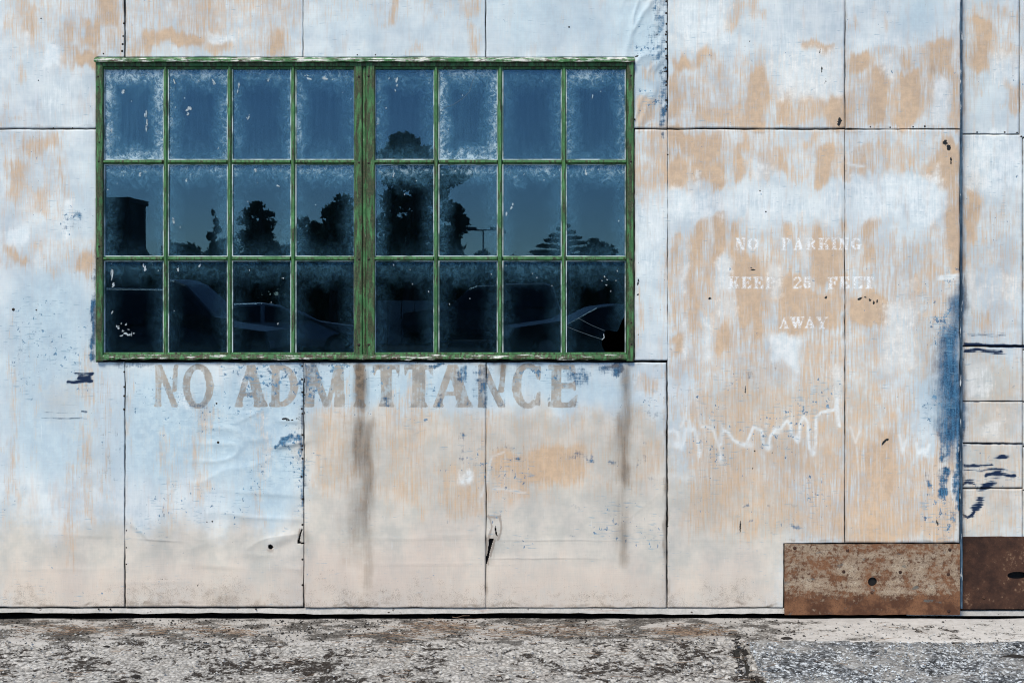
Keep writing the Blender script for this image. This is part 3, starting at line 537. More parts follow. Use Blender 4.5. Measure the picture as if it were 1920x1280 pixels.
# occlusion shade painted along the joints and window frame, mixed with dirt
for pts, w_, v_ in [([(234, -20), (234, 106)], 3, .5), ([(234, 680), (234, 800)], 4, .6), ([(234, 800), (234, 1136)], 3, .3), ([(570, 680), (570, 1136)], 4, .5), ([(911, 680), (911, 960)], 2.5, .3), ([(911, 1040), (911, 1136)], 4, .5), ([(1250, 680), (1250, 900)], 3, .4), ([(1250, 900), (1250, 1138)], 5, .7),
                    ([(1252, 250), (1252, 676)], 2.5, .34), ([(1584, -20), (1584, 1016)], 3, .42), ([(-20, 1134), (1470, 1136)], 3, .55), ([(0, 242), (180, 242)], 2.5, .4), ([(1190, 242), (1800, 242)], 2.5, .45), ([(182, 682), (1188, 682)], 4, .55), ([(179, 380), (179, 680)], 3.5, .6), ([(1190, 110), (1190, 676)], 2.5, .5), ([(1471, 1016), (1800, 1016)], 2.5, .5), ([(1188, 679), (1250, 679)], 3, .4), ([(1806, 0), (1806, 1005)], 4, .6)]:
    P('seam_shade', pts, w_, v_)
LAY['grime'] = np.maximum(LAY['grime'], LAY.pop('seam_shade') * (.2 + 1.1 * vnoise(gx_ / 11., gy_ / 17., 66)))  # painted joint shade shares one mask with the real grime
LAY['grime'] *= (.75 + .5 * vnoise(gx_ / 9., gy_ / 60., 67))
for n_ in ('pale', 'grey', 'pink', 'scuff'): j_ = (1118 - Y0C) // CS; LAY[n_][j_:] = LAY[n_][j_]
# ------------------------------------------------------------------ lettering as painted on the sheets
def ring(cx, cy, rx, ry, tx, ty, a0=0, a1=360, n=28):
    o = [(cx + rx * math.cos(R_(a0 + (a1 - a0) * i / n)), cy + ry * math.sin(R_(a0 + (a1 - a0) * i / n))) for i in range(n + 1)]
    q = [(cx + (rx - tx) * math.cos(R_(a0 + (a1 - a0) * i / n)), cy + (ry - ty) * math.sin(R_(a0 + (a1 - a0) * i / n))) for i in range(n + 1)]
    return o + q[::-1]
def bx(x0, y0, x1, y1): return [(x0, y0), (x1, y0), (x1, y1), (x0, y1)]
def fl(x0, x1, e=.12, h=.16):   # flared foot and head of a stem
    return [[(x0, h), (x0 - e, 0), (x1 + e, 0), (x1, h)], [(x0, 1 - h), (x0 - e, 1), (x1 + e, 1), (x1, 1 - h)], bx(x0, 0, x1, 1)]
BIG = {
 'N': [bx(.04, 0, .26, 1), [(.04, 1), (.3, 1), (1., 0), (.74, 0)], [(.74, .35), (.92, .35), (1., 1), (.82, 1)], [(0, 0), (.32, 0), (.26, .12), (.04, .12)], [(0, 1), (.34, 1), (.2, .86), (.05, .86)]],
 'O': [ring(.5, .5, .5, .53, .24, .12)],
 'A': [[(.36, 1), (.62, 1), (1.0, 0), (.66, 0)], [(.38, .98), (.48, .8), (.2, 0), (.0, 0)], bx(.22, .27, .74, .36), [(.0, 0), (.3, 0), (.22, .14), (.08, .14)], [(.58, 0), (1.06, 0), (.96, .16), (.66, .16)]],
 'D': [bx(.08, 0, .34, 1), ring(.36, .5, .62, .5, .27, .12, -90, 90), bx(.0, 0, .4, .1), bx(0, .9, .4, 1)],
 'M': [[(0, 0), (.22, 0), (.22, 1), (.02, 1)], [(.04, 1), (.28, 1), (.6, 0), (.46, 0)], [(.74, 1), (.88, 1), (.6, 0), (.5, .06)], [(.72, 0), (.98, 0), (.94, 1), (.76, 1)]],
 'I': fl(.2, .8, .18),
 'T': [bx(.3, 0, .72, 1), bx(0, .9, 1, 1), [(0, .98), (.2, .98), (.04, .72)], [(1., .98), (.8, .98), (.98, .72)], [(.22, 0), (.84, 0), (.72, .16), (.3, .16)]],
 'C': [ring(.56, .5, .56, .53, .3, .12, 52, 308), [(.78, .95), (1., .98), (.98, .62), (.86, .66)], [(.78, .06), (1., .02), (1., .36), (.88, .34)]],
 'E': [bx(.1, 0, .42, 1), bx(0, .9, .86, 1), bx(0, 0, .9, .12), bx(.4, .46, .84, .58), [(.62, .94), (.88, 1), (.94, .76)], [(.6, .06), (.92, 0), (1., .34)], [(.7, .5), (.92, .38), (.92, .66)]],
}
ST = {
 'N': [bx(.1, .0, .22, .86), bx(.78, .14, .9, 1), [(.0, 1), (.34, 1), (.94, 0), (.66, 0)], bx(0, 0, .34, .1), bx(.62, .9, 1, 1)],
 'O': [ring(.46, .5, .46, .5, .3, .14, 97, 263), ring(.54, .5, .46, .5, .3, .14, -83, 83)],
 'P': [bx(.14, 0, .42, 1), bx(.02, 0, .56, .09), bx(.02, .91, .42, 1), ring(.48, .72, .5, .28, .28, .1, -85, 85)],
 'A': [[(.4, .86), (.5, .7), (.2, .05), (.08, .05)], [(.42, 1), (.58, 1), (.96, .04), (.62, .04)], bx(.3, .26, .56, .34), bx(-.02, 0, .32, .09), bx(.52, 0, 1.04, .09)],
 'R': [bx(.14, 0, .42, 1), bx(.02, 0, .5, .09), bx(.02, .91, .42, 1), ring(.48, .74, .42, .26, .25, .1, -85, 85), [(.5, .5), (.72, .46), (1.0, 0), (.68, 0)]],
 'K': [bx(.12, 0, .4, 1), bx(0, 0, .5, .09), bx(0, .91, .5, 1), [(.46, .46), (.56, .42), (.9, .95), (.76, .95)], [(.54, .62), (.74, .66), (1.02, 0), (.66, 0)], bx(.62, .91, 1, 1)],
 'I': [bx(.28, 0, .72, 1), bx(.05, 0, .95, .09), bx(.05, .91, .95, 1)],
 'G': [ring(.48, .5, .48, .5, .3, .14, 92, 268), [(.54, .98), (.84, .9), (.86, .66), (.74, .7), (.54, .86)], bx(.62, .04, .9, .44), bx(.5, .38, 1., .46), [(.54, .02), (.8, .06), (.8, .16), (.54, .14)]],
 'E': [bx(.12, 0, .44, 1), bx(0, 0, .5, .09), bx(0, .91, .5, 1), [(.54, .91), (.54, 1), (.96, 1), (.96, .66)], [(.54, 0), (.54, .09), (.98, .36), (.98, 0)], [(.5, .45), (.5, .55), (.74, .66), (.74, .34)]],
 'F': [bx(.12, 0, .44, 1), bx(0, 0, .58, .09), bx(0, .91, .5, 1), [(.54, .91), (.54, 1), (.98, 1), (.98, .64)], [(.5, .45), (.5, .55), (.76, .68), (.76, .32)]],
 'T': [bx(.34, 0, .68, 1), bx(.2, 0, .82, .09), [(0, 1), (.28, 1), (.28, .91), (.06, .64)], [(1., 1), (.74, 1), (.74, .91), (.96, .64)]],
 'W': [[(0, 1), (.26, 1), (.46, .02), (.28, .02)], [(.4, 1), (.62, 1), (.78, .02), (.6, .02)], [(.48, .9), (.56, .8), (.4, .12), (.34, .2)], [(.9, .95), (.98, .95), (.76, .1), (.7, .3)], bx(-.04, .92, .7, 1), bx(.78, .92, 1.06, 1)],
 'Y': [[(0, 1), (.34, 1), (.62, .4), (.38, .4)], bx(.36, 0, .64, .44), [(.84, .98), (.94, .98), (.66, .46), (.6, .54)], bx(.22, 0, .78, .09), bx(-.04, .92, .42, 1), bx(.7, .92, 1.04, 1)],
 '2': [ring(.48, .7, .42, .3, .22, .1, -20, 90), ring(.44, .7, .4, .3, .2, .12, 100, 185), [(.86, .64), (.6, .6), (.08, .16), (.24, .12)], [(0, 0), (.1, .22), (.4, .12), (.96, .26), (.9, 0)]],
 '5': [bx(.14, .5, .26, .96), [(.14, 1), (.84, 1), (.9, .74), (.14, .84)], ring(.46, .33, .44, .33, .27, .1, -85, 120), ring(.42, .33, .4, .33, .28, .2, 160, 265)],
}
def fill(arr, ox, oy, res, poly):
    ps = np.array(poly); xa, ya = ps.min(0); xb, yb = ps.max(0)
    ia, ib = max(0, int((xa - ox) / res) - 1), min(arr.shape[1], int((xb - ox) / res) + 2)
    ja, jb = max(0, int((ya - oy) / res) - 1), min(arr.shape[0], int((yb - oy) / res) + 2)
    X, Y = np.meshgrid(ox + (np.arange(ia, ib) + .5) * res, oy + (np.arange(ja, jb) + .5) * res)
    ins = np.zeros(X.shape, bool); n = len(ps)
    for i in range(n):
        x1, y1 = ps[i]; x2, y2 = ps[(i + 1) % n]
        c_ = (y1 > Y) != (y2 > Y)
        ins ^= c_ & (X < (x2 - x1) * (Y - y1) / (y2 - y1 + 1e-12) + x1)
    arr[ja:jb, ia:ib] = np.maximum(arr[ja:jb, ia:ib], ins)
def blur(a, r):
    for ax in (0, 1):
        a = sum(np.roll(a, i, ax) for i in range(-r, r + 1)) / (2 * r + 1)
    return a
def place(arr, ox, oy, res, G, ch, x0, x1, y0, y1):
    for poly in G[ch]: fill(arr, ox, oy, res, [(x0 + x * (x1 - x0), y1 - y * (y1 - y0)) for x, y in poly])
BIGR = (270, 670, 1.0); big = np.zeros((110, 840))
for ch, x0, x1 in [('N', 289, 334), ('O', 343, 400), ('A', 440, 500), ('D', 505, 560), ('M', 572, 648), ('I', 662, 687), ('T', 700, 749), ('T', 758, 812), ('A', 812, 885), ('N', 895, 948), ('C', 959, 1014), ('E', 1028, 1084)]:
    place(big, 270, 670, 1.0, BIG, ch, x0, x1, 684, 763)
big = blur(big, 1)
edge_ = np.clip(blur(big, 3) * 2.2, 0, 1) * np.clip(1.25 - blur(big, 1) * 1.0, 0, 1)
ey, ex = np.mgrid[0:110, 0:840]; edge_ *= (.22 + .34 * sst((ex - 400) / 80.)) * (.5 + .9 * vnoise(ex / 22., ey / 16., 55)); edge_ *= (blur(big, 3) > .04)
sub = edge_[::2, ::2]; jy0, ix0 = (670 - Y0C) // CS, (270 - X0C) // CS
LAY['blue'][jy0:jy0 + 55, ix0:ix0 + 420] = np.maximum(LAY['blue'][jy0:jy0 + 55, ix0:ix0 + 420], sub * .8)
STR = (1355, 436, 0.25); sten = np.zeros((760, 1200))
for txt in [[('N', 1379, 1398), ('O', 1402, 1422), ('P', 1465, 1483), ('A', 1488, 1506), ('R', 1511, 1530), ('K', 1534, 1555), ('I', 1558, 1570), ('N', 1573, 1592), ('G', 1596, 1615), 446, 468.5],
            [('K', 1365, 1386), ('E', 1390, 1409), ('E', 1413, 1431), ('P', 1435, 1454), ('2', 1487, 1504), ('5', 1506, 1521), ('F', 1552, 1571), ('E', 1574, 1593), ('E', 1598, 1617), ('T', 1618, 1638), 519, 541.5],
            [('A', 1462, 1479), ('W', 1483, 1507), ('A', 1509, 1527), ('Y', 1531, 1551), 594, 615.5]]:
    for g in txt[:-2]: place(sten, 1355, 436, 0.25, ST, g[0], g[1], g[2], txt[-2], txt[-1])
sten = blur(sten, 2)
def bil(arr, X, Y, ox, oy, res):
    fx = np.clip((X - ox) / res - (0.5 if res < 2 else 0), 0, arr.shape[1] - 1.001); fy = np.clip((Y - oy) / res - (0.5 if res < 2 else 0), 0, arr.shape[0] - 1.001)
    i = fx.astype(int); j = fy.astype(int); a = fx - i; b = fy - j
    v = arr[j, i] * (1 - a) * (1 - b) + arr[j, i + 1] * a * (1 - b) + arr[j + 1, i] * (1 - a) * b + arr[j + 1, i + 1] * a * b
    ok = (X >= ox) & (Y >= oy) & (X <= ox + arr.shape[1] * res) & (Y <= oy + arr.shape[0] * res)
    return v * ok

# ------------------------------------------------------------------ dents of the sheets (metres towards the viewer)
def ga(X, Y, cx, cy, rx, ry, ang=0):
    c_, s_ = math.cos(R_(ang)), math.sin(R_(ang)); x = X - cx; y = Y - cy
    u = (x * c_ + y * s_) / rx; w = (-x * s_ + y * c_) / ry
    return np.exp(-(u * u + w * w))
def crease(X, Y, cx, cy, ln, w, ang, amp):
    """ridge with one steep side"""
    c_, s_ = math.cos(R_(ang)), math.sin(R_(ang)); x = X - cx; y = Y - cy
    u = (x * c_ + y * s_) / ln; t = (-x * s_ + y * c_) / w
    return amp * np.exp(-u * u) * np.where(t < 0, np.exp(t * 1.2), np.exp(-(t * 3) ** 2)) * 0.5 * (1 + 0 * t)
def height(X, Y):
    h = 0.0028 * (vnoise(X / 130 + 9, Y / 170 + 3, 1) - .5) + 0.0014 * (vnoise(X / 45, Y / 55, 2) - .5)
    m7 = sst((X - 300) / 120) * sst((572 - X) / 8) * sst((Y - 740) / 60) * sst((1120 - Y) / 60)
    rn = 1 - np.abs(2 * vnoise(X / 75 + 1.3 * vnoise(X / 70, Y / 70, 5) + Y / 160, Y / 34, 6) - 1)
    h += m7 * 0.0042 * (rn ** 3 - .25)
    h += crease(X, Y, 540, 832, 34, 16, -10, 0.022) + crease(X, Y, 545, 790, 24, 9, 2, 0.010) + crease(X, Y, 470, 780, 26, 8, -24, 0.007)
    h += crease(X, Y, 500, 925, 70, 12, 4, .006) + crease(X, Y, 300, 1012, 34, 7, 4, .006) + crease(X, Y, 262, 995, 30, 10, 40, .008) + crease(X, Y, 400, 1060, 50, 14, 3, .006)
    h += ga(X, Y, 330, 1060, 70, 40, 20) * -.007 + ga(X, Y, 440, 1090, 60, 30, 10) * .006 + ga(X, Y, 548, 1085, 26, 50, 8) * .006 + ga(X, Y, 525, 1010, 30, 10, -20) * .007
    mc = sst((X - 1150) / 50) * sst((1256 - X) / 6) * sst((246 - Y) / 20)
    rc = 1 - np.abs(2 * vnoise(X / 15 + 1.6 * vnoise(X / 34, Y / 34, 8) + Y / 60, Y / 70, 7) - 1)
    h += mc * 0.009 * (rc ** 3 - .25)
    for cx, cy, ln, w, amp in [(117, 1067, 120, 4, .003), (300, 1092, 90, 4, .003), (780, 1010, 130, 5, .0035), (800, 1058, 120, 5, .003), (1040, 1012, 110, 5, .003), (1000, 1046, 110, 5, .0035), (1350, 1012, 90, 5, .002), (850, 1004, 50, 6, .005), (170, 1005, 30, 7, .004), (120, 1003, 70, 5, .002)]:
        h += crease(X, Y, cx, cy, ln, w, 0, amp)
    h += ga(X, Y, 922, 1005, 14, 26) * .008 + crease(X, Y, 1200, 955, 60, 5, -40, .003)
    return h

def grid_lines(a, b, lo, hi, fine, refine=None):
    pts = [a]; x = a
    while x < b - 1e-6:
        if refine and refine[0] <= x < refine[1]: st_ = refine[2]
        elif lo <= x < hi: st_ = fine
        else: st_ = 24.0
        nx = x + st_
        if x < lo < nx: nx = lo
        if refine and x < refine[0] < nx: nx = refine[0]
        if nx > b - st_ * .4: nx = b
        pts.append(nx); x = nx
    return np.array(pts)
def sheet(name, parent, x0, y0, x1, y1, notch=None, mat='paint', y_off=0.0, holes=(), refx=None, refy=None, seed=0, fine=3.0, horiz=False, thick=0.006):
    xs = grid_lines(x0, x1, -30, 1950, fine, refx); ys = grid_lines(y0, y1, -30, 1175, fine, refy)
    if notch is not None:
        for e in (notch[0], notch[2]):
            if x0 < e < x1: xs = np.unique(np.append(xs, e))
        for e in (notch[1], notch[3]):
            if y0 < e < y1: ys = np.unique(np.append(ys, e))
    X, Y = np.meshgrid(xs, ys); ny, nx = X.shape
    cxs = (xs[1:] + xs[:-1]) / 2; cys = (ys[1:] + ys[:-1]) / 2; CX, CY = np.meshgrid(cxs, cys)
    keep = np.ones(CX.shape, bool)
    if notch is not None: keep &= ~((CX > notch[0]) & (CX < notch[2]) & (CY > notch[1]) & (CY < notch[3]))
    for poly in holes:
        ps = np.array(poly); ins = np.zeros(CX.shape, bool)
        for i in range(len(ps)):
            xa, ya = ps[i]; xb, yb = ps[(i + 1) % len(ps)]
            ins ^= ((ya > CY) != (yb > CY)) & (CX < (xb - xa) * (CY - ya) / (yb - ya + 1e-12) + xa)
        keep &= ~ins
    jx = 1.5 * (vnoise(X / 60 + seed * 7.3, Y / 40 + 1.7, 11 + seed) - .5) + .7 * (vnoise(X / 9, Y / 9, 31 + seed) - .5)
    jy = 1.5 * (vnoise(X / 40 + seed * 3.1, Y / 60, 41 + seed) - .5) + .7 * (vnoise(X / 9, Y / 9, 61 + seed) - .5)
    H = height(X, Y) if not horiz else 0.0012 * (vnoise(X / 40, Y / 20, 3) - .5)
    WX = wx(X + jx, y_off); WZ = wz(Y + jy, y_off); WY = y_off - H
    co = np.stack([WX, WY, WZ], -1).reshape(-1, 3)
    idx = np.arange(ny * nx).reshape(ny, nx)
    q = np.stack([idx[1:, :-1], idx[1:, 1:], idx[:-1, 1:], idx[:-1, :-1]], -1)[keep]
    # skirt round every open edge gives the sheet its thickness
    kp = np.pad(keep, 1); N = co.shape[0]; sk = []
    a = kp[1:-1, 1:-1] & ~kp[:-2, 1:-1]; sk.append(np.stack([idx[:-1, :-1][a], idx[:-1, 1:][a]], -1)[:, ::-1])
    a = kp[1:-1, 1:-1] & ~kp[2:, 1:-1]; sk.append(np.stack([idx[1:, :-1][a], idx[1:, 1:][a]], -1))
    a = kp[1:-1, 1:-1] & ~kp[1:-1, :-2]; sk.append(np.stack([idx[:-1, :-1][a], idx[1:, :-1][a]], -1))
    a = kp[1:-1, 1:-1] & ~kp[1:-1, 2:]; sk.append(np.stack([idx[:-1, 1:][a], idx[1:, 1:][a]], -1)[:, ::-1])
    sk = np.concatenate(sk); ub, inv = np.unique(sk, return_inverse=True); inv = inv.reshape(sk.shape)
    back = co[ub].copy(); back[:, 1] = y_off + thick
    co2 = np.concatenate([co, back]); q2 = np.stack([sk[:, 1], sk[:, 0], N + inv[:, 0], N + inv[:, 1]], -1)
    faces = np.concatenate([q, q2])
    used = np.unique(faces); remap = np.full(len(co2), -1); remap[used] = np.arange(len(used))
    co2 = co2[used]; faces = remap[faces]
    c0 = (co2.min(0) + co2.max(0)) / 2
    me = bpy.data.meshes.new(name); me.vertices.add(len(co2)); me.vertices.foreach_set('co', (co2 - c0).astype(np.float32).ravel())
    nf = len(faces); me.loops.add(nf * 4); me.loops.foreach_set('vertex_index', faces.astype(np.int32).ravel())
    me.polygons.add(nf); me.polygons.foreach_set('loop_start', np.arange(nf, dtype=np.int32) * 4)
    sm = np.zeros(nf, bool); sm[:len(q)] = True
    me.polygons.foreach_set('use_smooth', sm)
    me.materials.append(M[mat]); me.update(calc_edges=True)
    allX = np.concatenate([X.ravel(), X.ravel()[ub]])[used]; allY = np.concatenate([Y.ravel(), Y.ravel()[ub]])[used]
    tx, ty = np.clip(allX, -18, 1936), np.clip(allY, -18, 1170)
    # outside the photograph the wear simply carries on (mirrored layout)
    tx = np.where(allX < -18, np.abs(-18 - allX) % 900, np.where(allX > 1936, 1920 - (allX - 1936) % 110, allX))
    ty = np.where(allY < -18, np.abs(-18 - allY) % 100, allY)
    wxp = 15 * (vnoise(allX / 46 + 3, allY / 60 + 5, 90) - .5) + 9 * (vnoise(allX / 14, allY / 26 + 9, 91) - .5)
    wyp = 34 * (vnoise(allX / 34 + 8, allY / 60 + 2, 92) - .5) + 12 * (vnoise(allX / 8.0, allY / 90, 93) - .5)
    bw = dict(drip=.15, deep=.6, navy=.15, black=0., blue=.45, grime=.5, white=.6, brown=.5)
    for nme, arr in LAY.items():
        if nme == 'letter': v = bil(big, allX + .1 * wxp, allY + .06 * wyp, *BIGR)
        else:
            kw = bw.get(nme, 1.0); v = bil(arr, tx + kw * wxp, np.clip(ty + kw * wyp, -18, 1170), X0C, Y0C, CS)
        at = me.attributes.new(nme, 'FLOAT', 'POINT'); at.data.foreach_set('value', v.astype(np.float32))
    at = me.attributes.new('stencil', 'FLOAT', 'POINT'); at.data.foreach_set('value', bil(sten, allX, allY, *STR).astype(np.float32))
    return link(bpy.data.objects.new(name, me), parent, tuple(c0))

# ------------------------------------------------------------------ near door leaf: sheets, rail, kick plate
TOPY = -620
door = empty('hangar_door', (wx(700), 0.03, 0.02),
             'pale weathered metal-clad hangar door with green multi-pane window, NO ADMITTANCE and NO PARKING lettering', 'hangar door', 'sliding hangar door leaves')
hook = [(566, 990), (568, 992), (564, 1004), (562, 1014), (565, 1017), (569, 1017), (569, 1020), (558, 1019), (558, 1012), (562, 1000)]
hole = [(503, 1021), (507, 1019), (511, 1021), (512, 1025), (509, 1029), (505, 1029), (502, 1026)]
tear = [(917, 1008), (926, 1009), (922, 1022), (918, 1036), (914, 1052), (911, 1060), (911, 1048), (915, 1030)]
tear2 = [(929, 985), (931, 996), (933, 1006), (929, 1002), (927, 990)]
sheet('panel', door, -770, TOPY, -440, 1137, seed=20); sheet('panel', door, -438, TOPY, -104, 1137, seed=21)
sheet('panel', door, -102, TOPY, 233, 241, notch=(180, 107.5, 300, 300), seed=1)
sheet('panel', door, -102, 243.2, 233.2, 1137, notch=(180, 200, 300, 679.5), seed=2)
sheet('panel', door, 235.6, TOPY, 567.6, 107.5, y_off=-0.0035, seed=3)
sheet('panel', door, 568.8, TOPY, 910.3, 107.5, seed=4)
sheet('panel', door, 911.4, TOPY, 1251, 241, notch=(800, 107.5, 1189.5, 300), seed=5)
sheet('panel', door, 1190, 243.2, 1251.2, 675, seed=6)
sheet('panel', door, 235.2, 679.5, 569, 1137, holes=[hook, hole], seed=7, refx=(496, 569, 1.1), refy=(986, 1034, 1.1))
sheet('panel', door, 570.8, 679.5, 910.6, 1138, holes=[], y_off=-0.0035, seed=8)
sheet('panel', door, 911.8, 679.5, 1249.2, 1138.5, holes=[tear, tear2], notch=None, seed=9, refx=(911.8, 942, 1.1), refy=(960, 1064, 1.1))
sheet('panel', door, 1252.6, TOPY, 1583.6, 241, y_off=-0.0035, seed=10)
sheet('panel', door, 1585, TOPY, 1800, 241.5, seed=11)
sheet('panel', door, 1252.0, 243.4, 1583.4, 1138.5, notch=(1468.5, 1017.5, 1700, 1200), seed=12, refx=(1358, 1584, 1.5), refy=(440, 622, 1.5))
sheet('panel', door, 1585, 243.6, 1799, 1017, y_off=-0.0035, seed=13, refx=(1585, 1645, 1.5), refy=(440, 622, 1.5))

b = MB()   # dark boards behind the sheets, seen only through the joints
for x0, x1, y0, y1 in [(-775, 182, TOPY, 1141), (1188, 1802, TOPY, 1141), (182, 1188, TOPY, 108), (182, 1188, 676, 1141)]:
    b.box(wx(x0), wx(x1), 0.016, 0.045, wz(y1), wz(y0))
b.build('backing_board', M['void'], door)
xs_ = list(np.linspace(-770, 1800, 120)); b = MB()
v = []
for i, x in enumerate(xs_):
    lo = 1150.0 + 1.2 * math.sin(x / 90.) + rng.normal() * .5; hi = 1140.6 + rng.normal() * .3
    if x < 250: lo -= 2.0
    v += [(wx(x), 0.004, wz(lo)), (wx(x), 0.004, wz(hi)), (wx(x), 0.040, wz(lo)), (wx(x), 0.040, wz(hi))]
f = []
for i in range(len(xs_) - 1):
    a = 4 * i; c_ = a + 4
    f += [(a, c_, c_ + 1, a + 1), (a + 1, c_ + 1, c_ + 3, a + 3), (a, a + 2, c_ + 2, c_)]
b.add(v, f).build('bottom_rail', M['rail'], door)
b = MB(); b.bar(wx(1800.2), wx(1804.6), -0.004, 0.05, 'z', wz(1140), wz(TOPY), 0.002)
b.build('edge_trim', M['edge'], door)

def dome(name, px, py, r, parent, mat, y=0.0, flat=0.5, n=7):
    b = MB(); cx, cz = wx(px, y), wz(py, y); vs = []; 
    for kk, (rr, yy) in enumerate(((1.0, 0.001), (0.8, -flat * 0.6), (0.35, -flat))):
        for i in range(n):
            t = 2 * math.pi * (i + .3 * random.random()) / n
            vs.append((cx + r * S * rr * math.cos(t), y + r * S * yy, cz + r * S * rr * math.sin(t)))
    fs = [tuple(range(2 * n, 3 * n))]
    for kk in range(2):
        fs += [(kk * n + i, kk * n + (i + 1) % n, (kk + 1) * n + (i + 1) % n, (kk + 1) * n + i) for i in range(n)]
    return b.add(vs, fs).build(name, mat, parent, smooth=True)
nails = [(232, 44, 1.8), (231, 68, 1.8), (230, 83, 2.2), (229, 96, 2.4), (194, 101, 1.6), (183, 250, 1.5), (670, 103, 1.3), (704, 103, 1.3), (1067, 51, 1.8), (25, 580, 3), (68, 581, 1.6), (409, 829, 2.6), (398, 977, 1.6), (388, 978, 1.2), (747, 994, 2.3),
         (1734, 237, 2), (1252, 290, 1.6), (1590, 548, 1.8), (1590, 608, 1.8), (1415, 845, 1.6), (1436, 397, 1.6), (1425, 358, 1.4), (1255, 158, 1.6), (1188, 158, 1.8), (1190, 224, 1.8), (406, 756, 1.8), (278, 240, 1.), (72, 151, 1.2), (77, 35, 1.4),
         (233, 697, 2), (233, 725, 2), (233, 742, 2.2), (233, 767, 2.4), (237, 994, 1.4), (237, 1026, 1.4), (237, 1057, 1.4), (1632, 238, 1.5), (1669, 239, 1.6), (1712, 238, 1.6), (1586, 900, 1.4), (1250, 815, 1.4), (1251, 910, 1.5), (1252, 986, 1.4), (1786, 1009, 1.6), (1586, 1008, 1.4), (1670, 1002, 1.4)]
nails += [(1249.5 + rng.normal() * .8, yy, 2.2) for yy in (3, 25, 45, 60, 65, 79, 92, 105, 110, 127, 134, 153, 160, 188, 199, 205)]
nails += [(566.8 + rng.normal() * .8, yy, 2.1) for yy in (686, 711, 735, 766, 775, 815, 835, 842, 859, 893, 935, 983, 1048, 1096)]
nails += [(xx, 1141.5, 1.8) for xx in (185, 207, 480)] + [(xx, 240, 1.1) for xx in (100, 136)]
for px, py, r in nails: dome('nail', px, py, r, door, M['nail'], y=-height(np.array([px * 1.]), np.array([py * 1.]))[0])

# rusty kick plate with a drilled hole
def plate(parent, x0, y0, x1, y1, hx, hy, hr, y, th, mat, corner, name='kick_plate', slot=False):
    n = 48; ring_o = []; ring_i = []
    for i in range(n):
        t = 2 * math.pi * i / n; c_, s_ = math.cos(t), math.sin(t)
        ring_i.append((hx + hr * c_ * (2.0 if slot else 1.0), hy + hr * s_ * (.75 if slot else 1.)))
        fx = ((x1 - hx) if c_ > 0 else (hx - x0)) / max(abs(c_), 1e-6); fy = ((y1 - hy) if s_ > 0 else (hy - y0)) / max(abs(s_), 1e-6)
        d = min(fx, fy); ring_o.append([hx + d * c_, hy + d * s_])
    for cx, cy in ((x0, y0), (x1, y0), (x1, y1), (x0, y1)):   # snap the nearest ring points to the corners, cut the marked ones round
        j = min(range(n), key=lambda i: (ring_o[i][0] - cx) ** 2 + (ring_o[i][1] - cy) ** 2); ring_o[j] = [cx, cy]
        if (cx, cy) in corner:
            ring_o[j] = [cx + (4 if cx == x0 else -4), cy - 4]
    ring_o = [(px + rng.normal() * .25, py + rng.normal() * .35) for px, py in ring_o]
    b = MB(); vs = []
    for yy in (y, y + th):
        for rg in (ring_o, ring_i): vs += [(wx(px, y), yy, wz(py, y)) for px, py in rg]
    fs = []
    for i in range(n):
        j = (i + 1) % n
        fs += [(i, j, n + j, n + i), (2 * n + i, 3 * n + i, 3 * n + j, 2 * n + j), (i, 2 * n + i, 2 * n + j, j), (n + i, n + j, 3 * n + j, 3 * n + i)]
    b.add(vs, fs)
    return b.build(name, mat, parent)
kp = plate(door, 1471.5, 1020, 1800, 1152, 1636, 1090, 8.5, -0.012, 0.010, M['rust'], [(1800, 1154), (1471, 1154)])
b = MB(); b.box(wx(1474), wx(1797), 0.0, 0.012, wz(1140), wz(1022)); b.build('backing_board', M['void'], door)
for px, py in [(1490, 1027), (1781, 1030), (1582, 1071), (1688, 1072), (1635, 1110), (1779, 1145), (1778, 1076), (1589, 1031)]:
    dome('bolt', px, py, 3.4, kp, M['rust_dark'], y=-0.0121, flat=.45, n=8)

# ------------------------------------------------------------------ window in the near leaf
win = MB()
win.bar(wx(182), wx(195), -0.022, 0.045, 'z', wz(676), wz(118), 0.004)
win.bar(wx(1174.5), wx(1187.5), -0.022, 0.045, 'z', wz(676), wz(118), 0.004)
win.bar(wz(126), wz(118.2), -0.018, 0.045, 'x', wx(195), wx(1174.5), 0.003)
window = win.build('window', M['green_grimy'], door)
window['label'] = 'green steel-framed window of twenty-four dusty panes, one broken at the lower right'
b = MB(); v = []; f = []
xs_ = np.linspace(180, 1189, 60)
for x in xs_:
    t = 118 + rng.normal() * .35; u_ = 109 + rng.normal() * .3
    v += [(wx(x), -0.034, wz(t)), (wx(x), -0.034, wz(t - 4)), (wx(x), -0.012, wz(u_)), (wx(x), 0.016, wz(u_)), (wx(x), 0.016, wz(t))]
for i in range(len(xs_) - 1):
    a = 5 * i; c_ = a + 5
    for j in range(5): f.append((a + j, c_ + j, c_ + (j + 1) % 5, a + (j + 1) % 5))
f += [(0, 1, 2, 3, 4), tuple(len(v) - 5 + j for j in (4, 3, 2, 1, 0))]
b.add(v, f).build('flashing', M['green_flash'], window)
b = MB(); v = []; f = []
for i, x in enumerate(np.linspace(195, 1174.5, 90)):
    lo = 673.6 + rng.normal() * .6
    v += [(wx(x), -0.020, wz(lo)), (wx(x), -0.022, wz(671)), (wx(x), -0.016, wz(664)), (wx(x), 0.045, wz(664)), (wx(x), 0.045, wz(lo))]
for i in range(89):
    a = 5 * i; c_ = a + 5
    for j in range(5): f.append((a + j, c_ + j, c_ + (j + 1) % 5, a + (j + 1) % 5))
b.add(v, f).build('sill', M['green_sill'], window)
COLS = [[(196, 306), (316, 426), (436, 545), (555, 664)], [(704, 813), (823, 932), (943, 1052), (1062, 1172)]]
